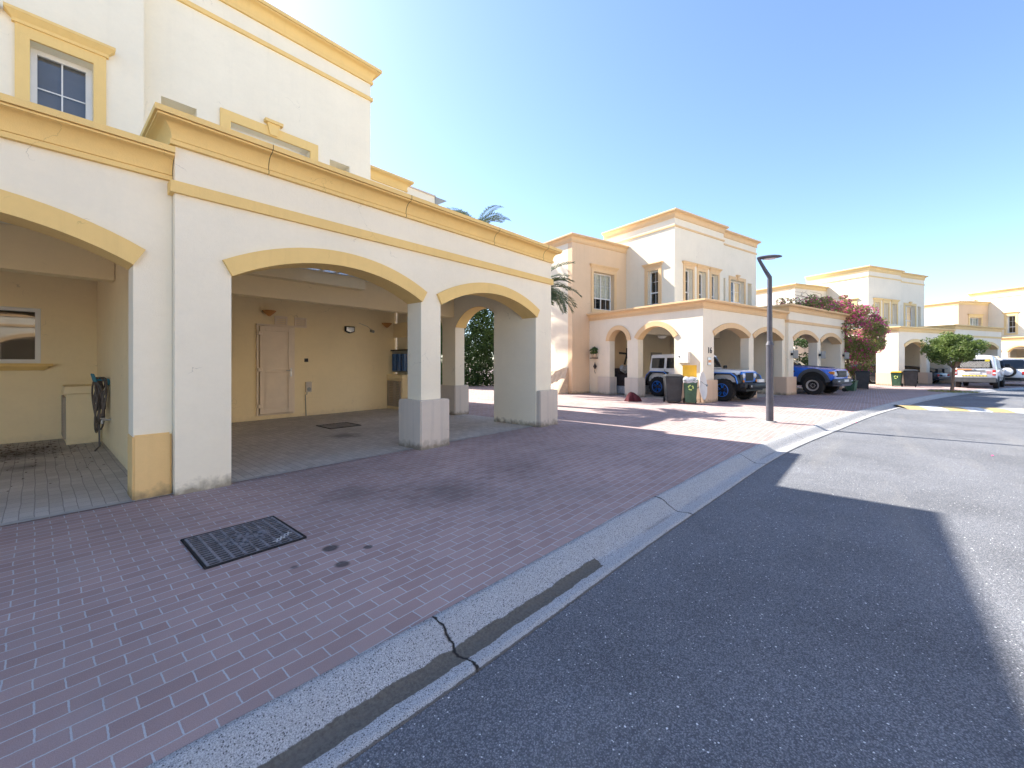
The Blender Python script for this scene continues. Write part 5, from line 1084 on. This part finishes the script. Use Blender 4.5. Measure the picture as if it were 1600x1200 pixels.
# stored things under villa B's side arches
sf = empty('garden_sofa', fr((16.4, 13.2), AZ_B), AZ_B, 'dark garden sofa piled with pale cushions inside the narrow side arch', 'sofa')
m = MB(); m.box(-1.0, 1.0, -.4, .4, .42, .62); m.box(-1.0, 1.0, .22, .42, .62, 1.25); m.box(-1.02, -.82, -.4, .3, .6, .95); m.build('seat', 'sofa', sf, bev=.05, seg=2, smooth=True)
m = MB(); m.box(-.98, .98, -.38, .4, .05, .42); m.build('base', 'bagwhite', sf, bev=.02)
for x, z, a in ((-.5, 1.2, .4), (-.1, 1.28, -.3), (.5, 1.2, .2)):
    m = MB(); m.box(-.28, .28, -.09, .09, -.16, .16, Matrix.Translation((x, .2, z)) @ Matrix.Rotation(a, 4, 'Y')); m.build('cushion', 'bagwhite', sf, bev=.07, seg=3, smooth=True)
# maroon cloth on the ground, draped tarp by the low wall
def cloth_heap(name, loc, rad, h, mat, label, cat, seed, k=24):
    rn = random.Random(seed); V = []; F = []; n = 9
    for i in range(n + 1):
        for j in range(k):
            a = 2 * math.pi * j / k; t = i / n; r_ = (1 - t) ** .75; wv = 1 + .4 * noise.noise(Vector((math.cos(a) * 2.1, math.sin(a) * 2.1, seed))) + .1 * math.sin(a * 7 + seed) * (1 - t)
            z = h * math.sin(t * 1.5708) ** .8 * (1 + .35 * noise.noise(Vector((math.cos(a) * 1.5 * r_, math.sin(a) * 1.5 * r_, seed + 3))))
            V.append((rad[0] * r_ * wv * math.cos(a), rad[1] * r_ * wv * math.sin(a), max(.004, z)))
    for i in range(n):
        for j in range(k): F.append((i * k + j, i * k + (j + 1) % k, (i + 1) * k + (j + 1) % k, (i + 1) * k + j))
    m = MB(); m.add(V, F); o = m.build(name, mat, smooth=True); o.location = loc; tag(o, label, cat); return o
cloth_heap('cloth', tuple(at(989, 16.3)), (.34, .3, 0), .34, 'maroon', 'dark red cloth bundle lying at the foot of a grey plinth', 'cloth', 4)
m = MB(); G_ = []
for i in range(41):
    y = i / 40 * 2.3; row = []
    for k in range(15):
        t = k / 14; fold = .05 * math.sin(y * 9 + 2.2 * noise.noise(Vector((y * 1.3, t, 1)))) * (.3 + t) + .05 * noise.noise(Vector((y * 2, t * 2.2, 5)))
        z = (1.25 - .35 * y / 2.3 + .12 * noise.noise(Vector((y * 1.7, 0, 3)))) * (1 - t) ** .9 + .004
        row.append((-.03 - .62 * t ** 1.6 - abs(fold), y, z))
    G_.append(row)
m.loft([r_ + [(.0, r_[-1][1], .0), (.0, r_[0][1], r_[0][2])] for r_ in G_])
o = m.build('tarpaulin', 'tarp', smooth=True); o.location = fr((13.68, 14.95), AZ_B); o.rotation_euler = (0, 0, AZ_B); tag(o, 'sand coloured tarpaulin draped in folds against the tall sunlit side wall', 'tarpaulin')
# painted scuff marks on the pavers before the blue pickup
m = MB(); c = at(1262, 14.2)
for k in range(5):
    mx = Matrix.Translation((c.x + .16 * k * .97, c.y - .16 * k * .25, .006)) @ Matrix.Rotation(-.25 + .9, 4, 'Z')
    m.box(-.11, .11, -.02, .02, 0, .002, mx); m.box(-.05, .05, -.02, .02, 0, .0025, mx @ Matrix.Translation((0, .05, 0)) @ Matrix.Rotation(1.3, 4, 'Z'))
tag(m.build('painted_mark', 'paintwhite'), 'faded white painted scrawl on the shaded pavers before the blue pickup', 'painted mark')
# fallen bracts
pt = None
for px, dep, z in ((1331, 10.9, -.1), (1338, 11.1, -.1), (1551, 7.1, ROADZ), (1305, 10.0, -.1)):
    if pt is None:
        m = MB(); m.add([(-.025, 0, .002), (0, -.018, .012), (.03, 0, .006), (0, .018, .014), (0, 0, .02)], [(0, 1, 4), (1, 2, 4), (2, 3, 4), (3, 0, 4)]); pt = m.build('fallen_petal', 'pinkpetal', fixn=False); o = pt
    else: o = pt.copy(); COL.objects.link(o)
    o.location = at(px, dep, z + .004); o.rotation_euler = (0, 0, px); tag(o, 'single pink petal fallen at the edge of the road', 'petal', 'fallen pink petals')

rn = random.Random(31); leaf_mesh('foliage', blob_clusters((0, 0, 2.0), (1.6, .8, 1.7), 26, 120, rn, (.3, .5)), 'hedgeleaf', bs, .09, rn)
m = MB(); m.tube([(0, 0, 0), (.1, 0, 1), (0, 0, 2)], [.07, .05, .03], 6); m.build('stem', 'bark', bs)

# ------------------------------------------------------------------ light, sky, camera
SUN_EL, SUN_AZ = RAD(42.2), RAD(93.9)     # azimuth counter-clockwise from +X
sd = Vector((math.cos(SUN_EL) * math.cos(SUN_AZ), math.cos(SUN_EL) * math.sin(SUN_AZ), math.sin(SUN_EL)))
ld = bpy.data.lights.new('sun', 'SUN'); ld.energy = 3.9; ld.angle = RAD(.5); ld.color = (1, .93, .83)
lo = bpy.data.objects.new('sun', ld); COL.objects.link(lo); lo.rotation_euler = (-sd).to_track_quat('-Z', 'Y').to_euler()
w = bpy.data.worlds.new('World'); sc.world = w; w.use_nodes = True; nt = w.node_tree
sky = nt.nodes.new('ShaderNodeTexSky'); sky.sky_type = 'NISHITA'; sky.sun_disc = False; sky.sun_elevation = SUN_EL; sky.sun_rotation = math.pi / 2 - SUN_AZ
sky.air_density = .85; sky.dust_density = .45; sky.ozone_density = 3.
bgd = nt.nodes['Background']; bgd.inputs['Strength'].default_value = .096; nt.links.new(sky.outputs[0], bgd.inputs['Color'])
cd = bpy.data.cameras.new('camera'); cd.sensor_width = 36; cd.lens = FPX / 1600 * 36; cd.shift_y = -(600 - YH) / 1600; cd.clip_end = 2000; cd.clip_start = .05
co = bpy.data.objects.new('camera', cd); COL.objects.link(co); co.location = (0, 0, CAMH); co.rotation_euler = (math.pi / 2, 0, YAW - math.pi / 2); sc.camera = co
sc.view_settings.view_transform = 'Standard'; sc.view_settings.look = 'None'; sc.view_settings.exposure = 1.9; sc.view_settings.gamma = 1
sc.render.resolution_x = 1024; sc.render.resolution_y = 768
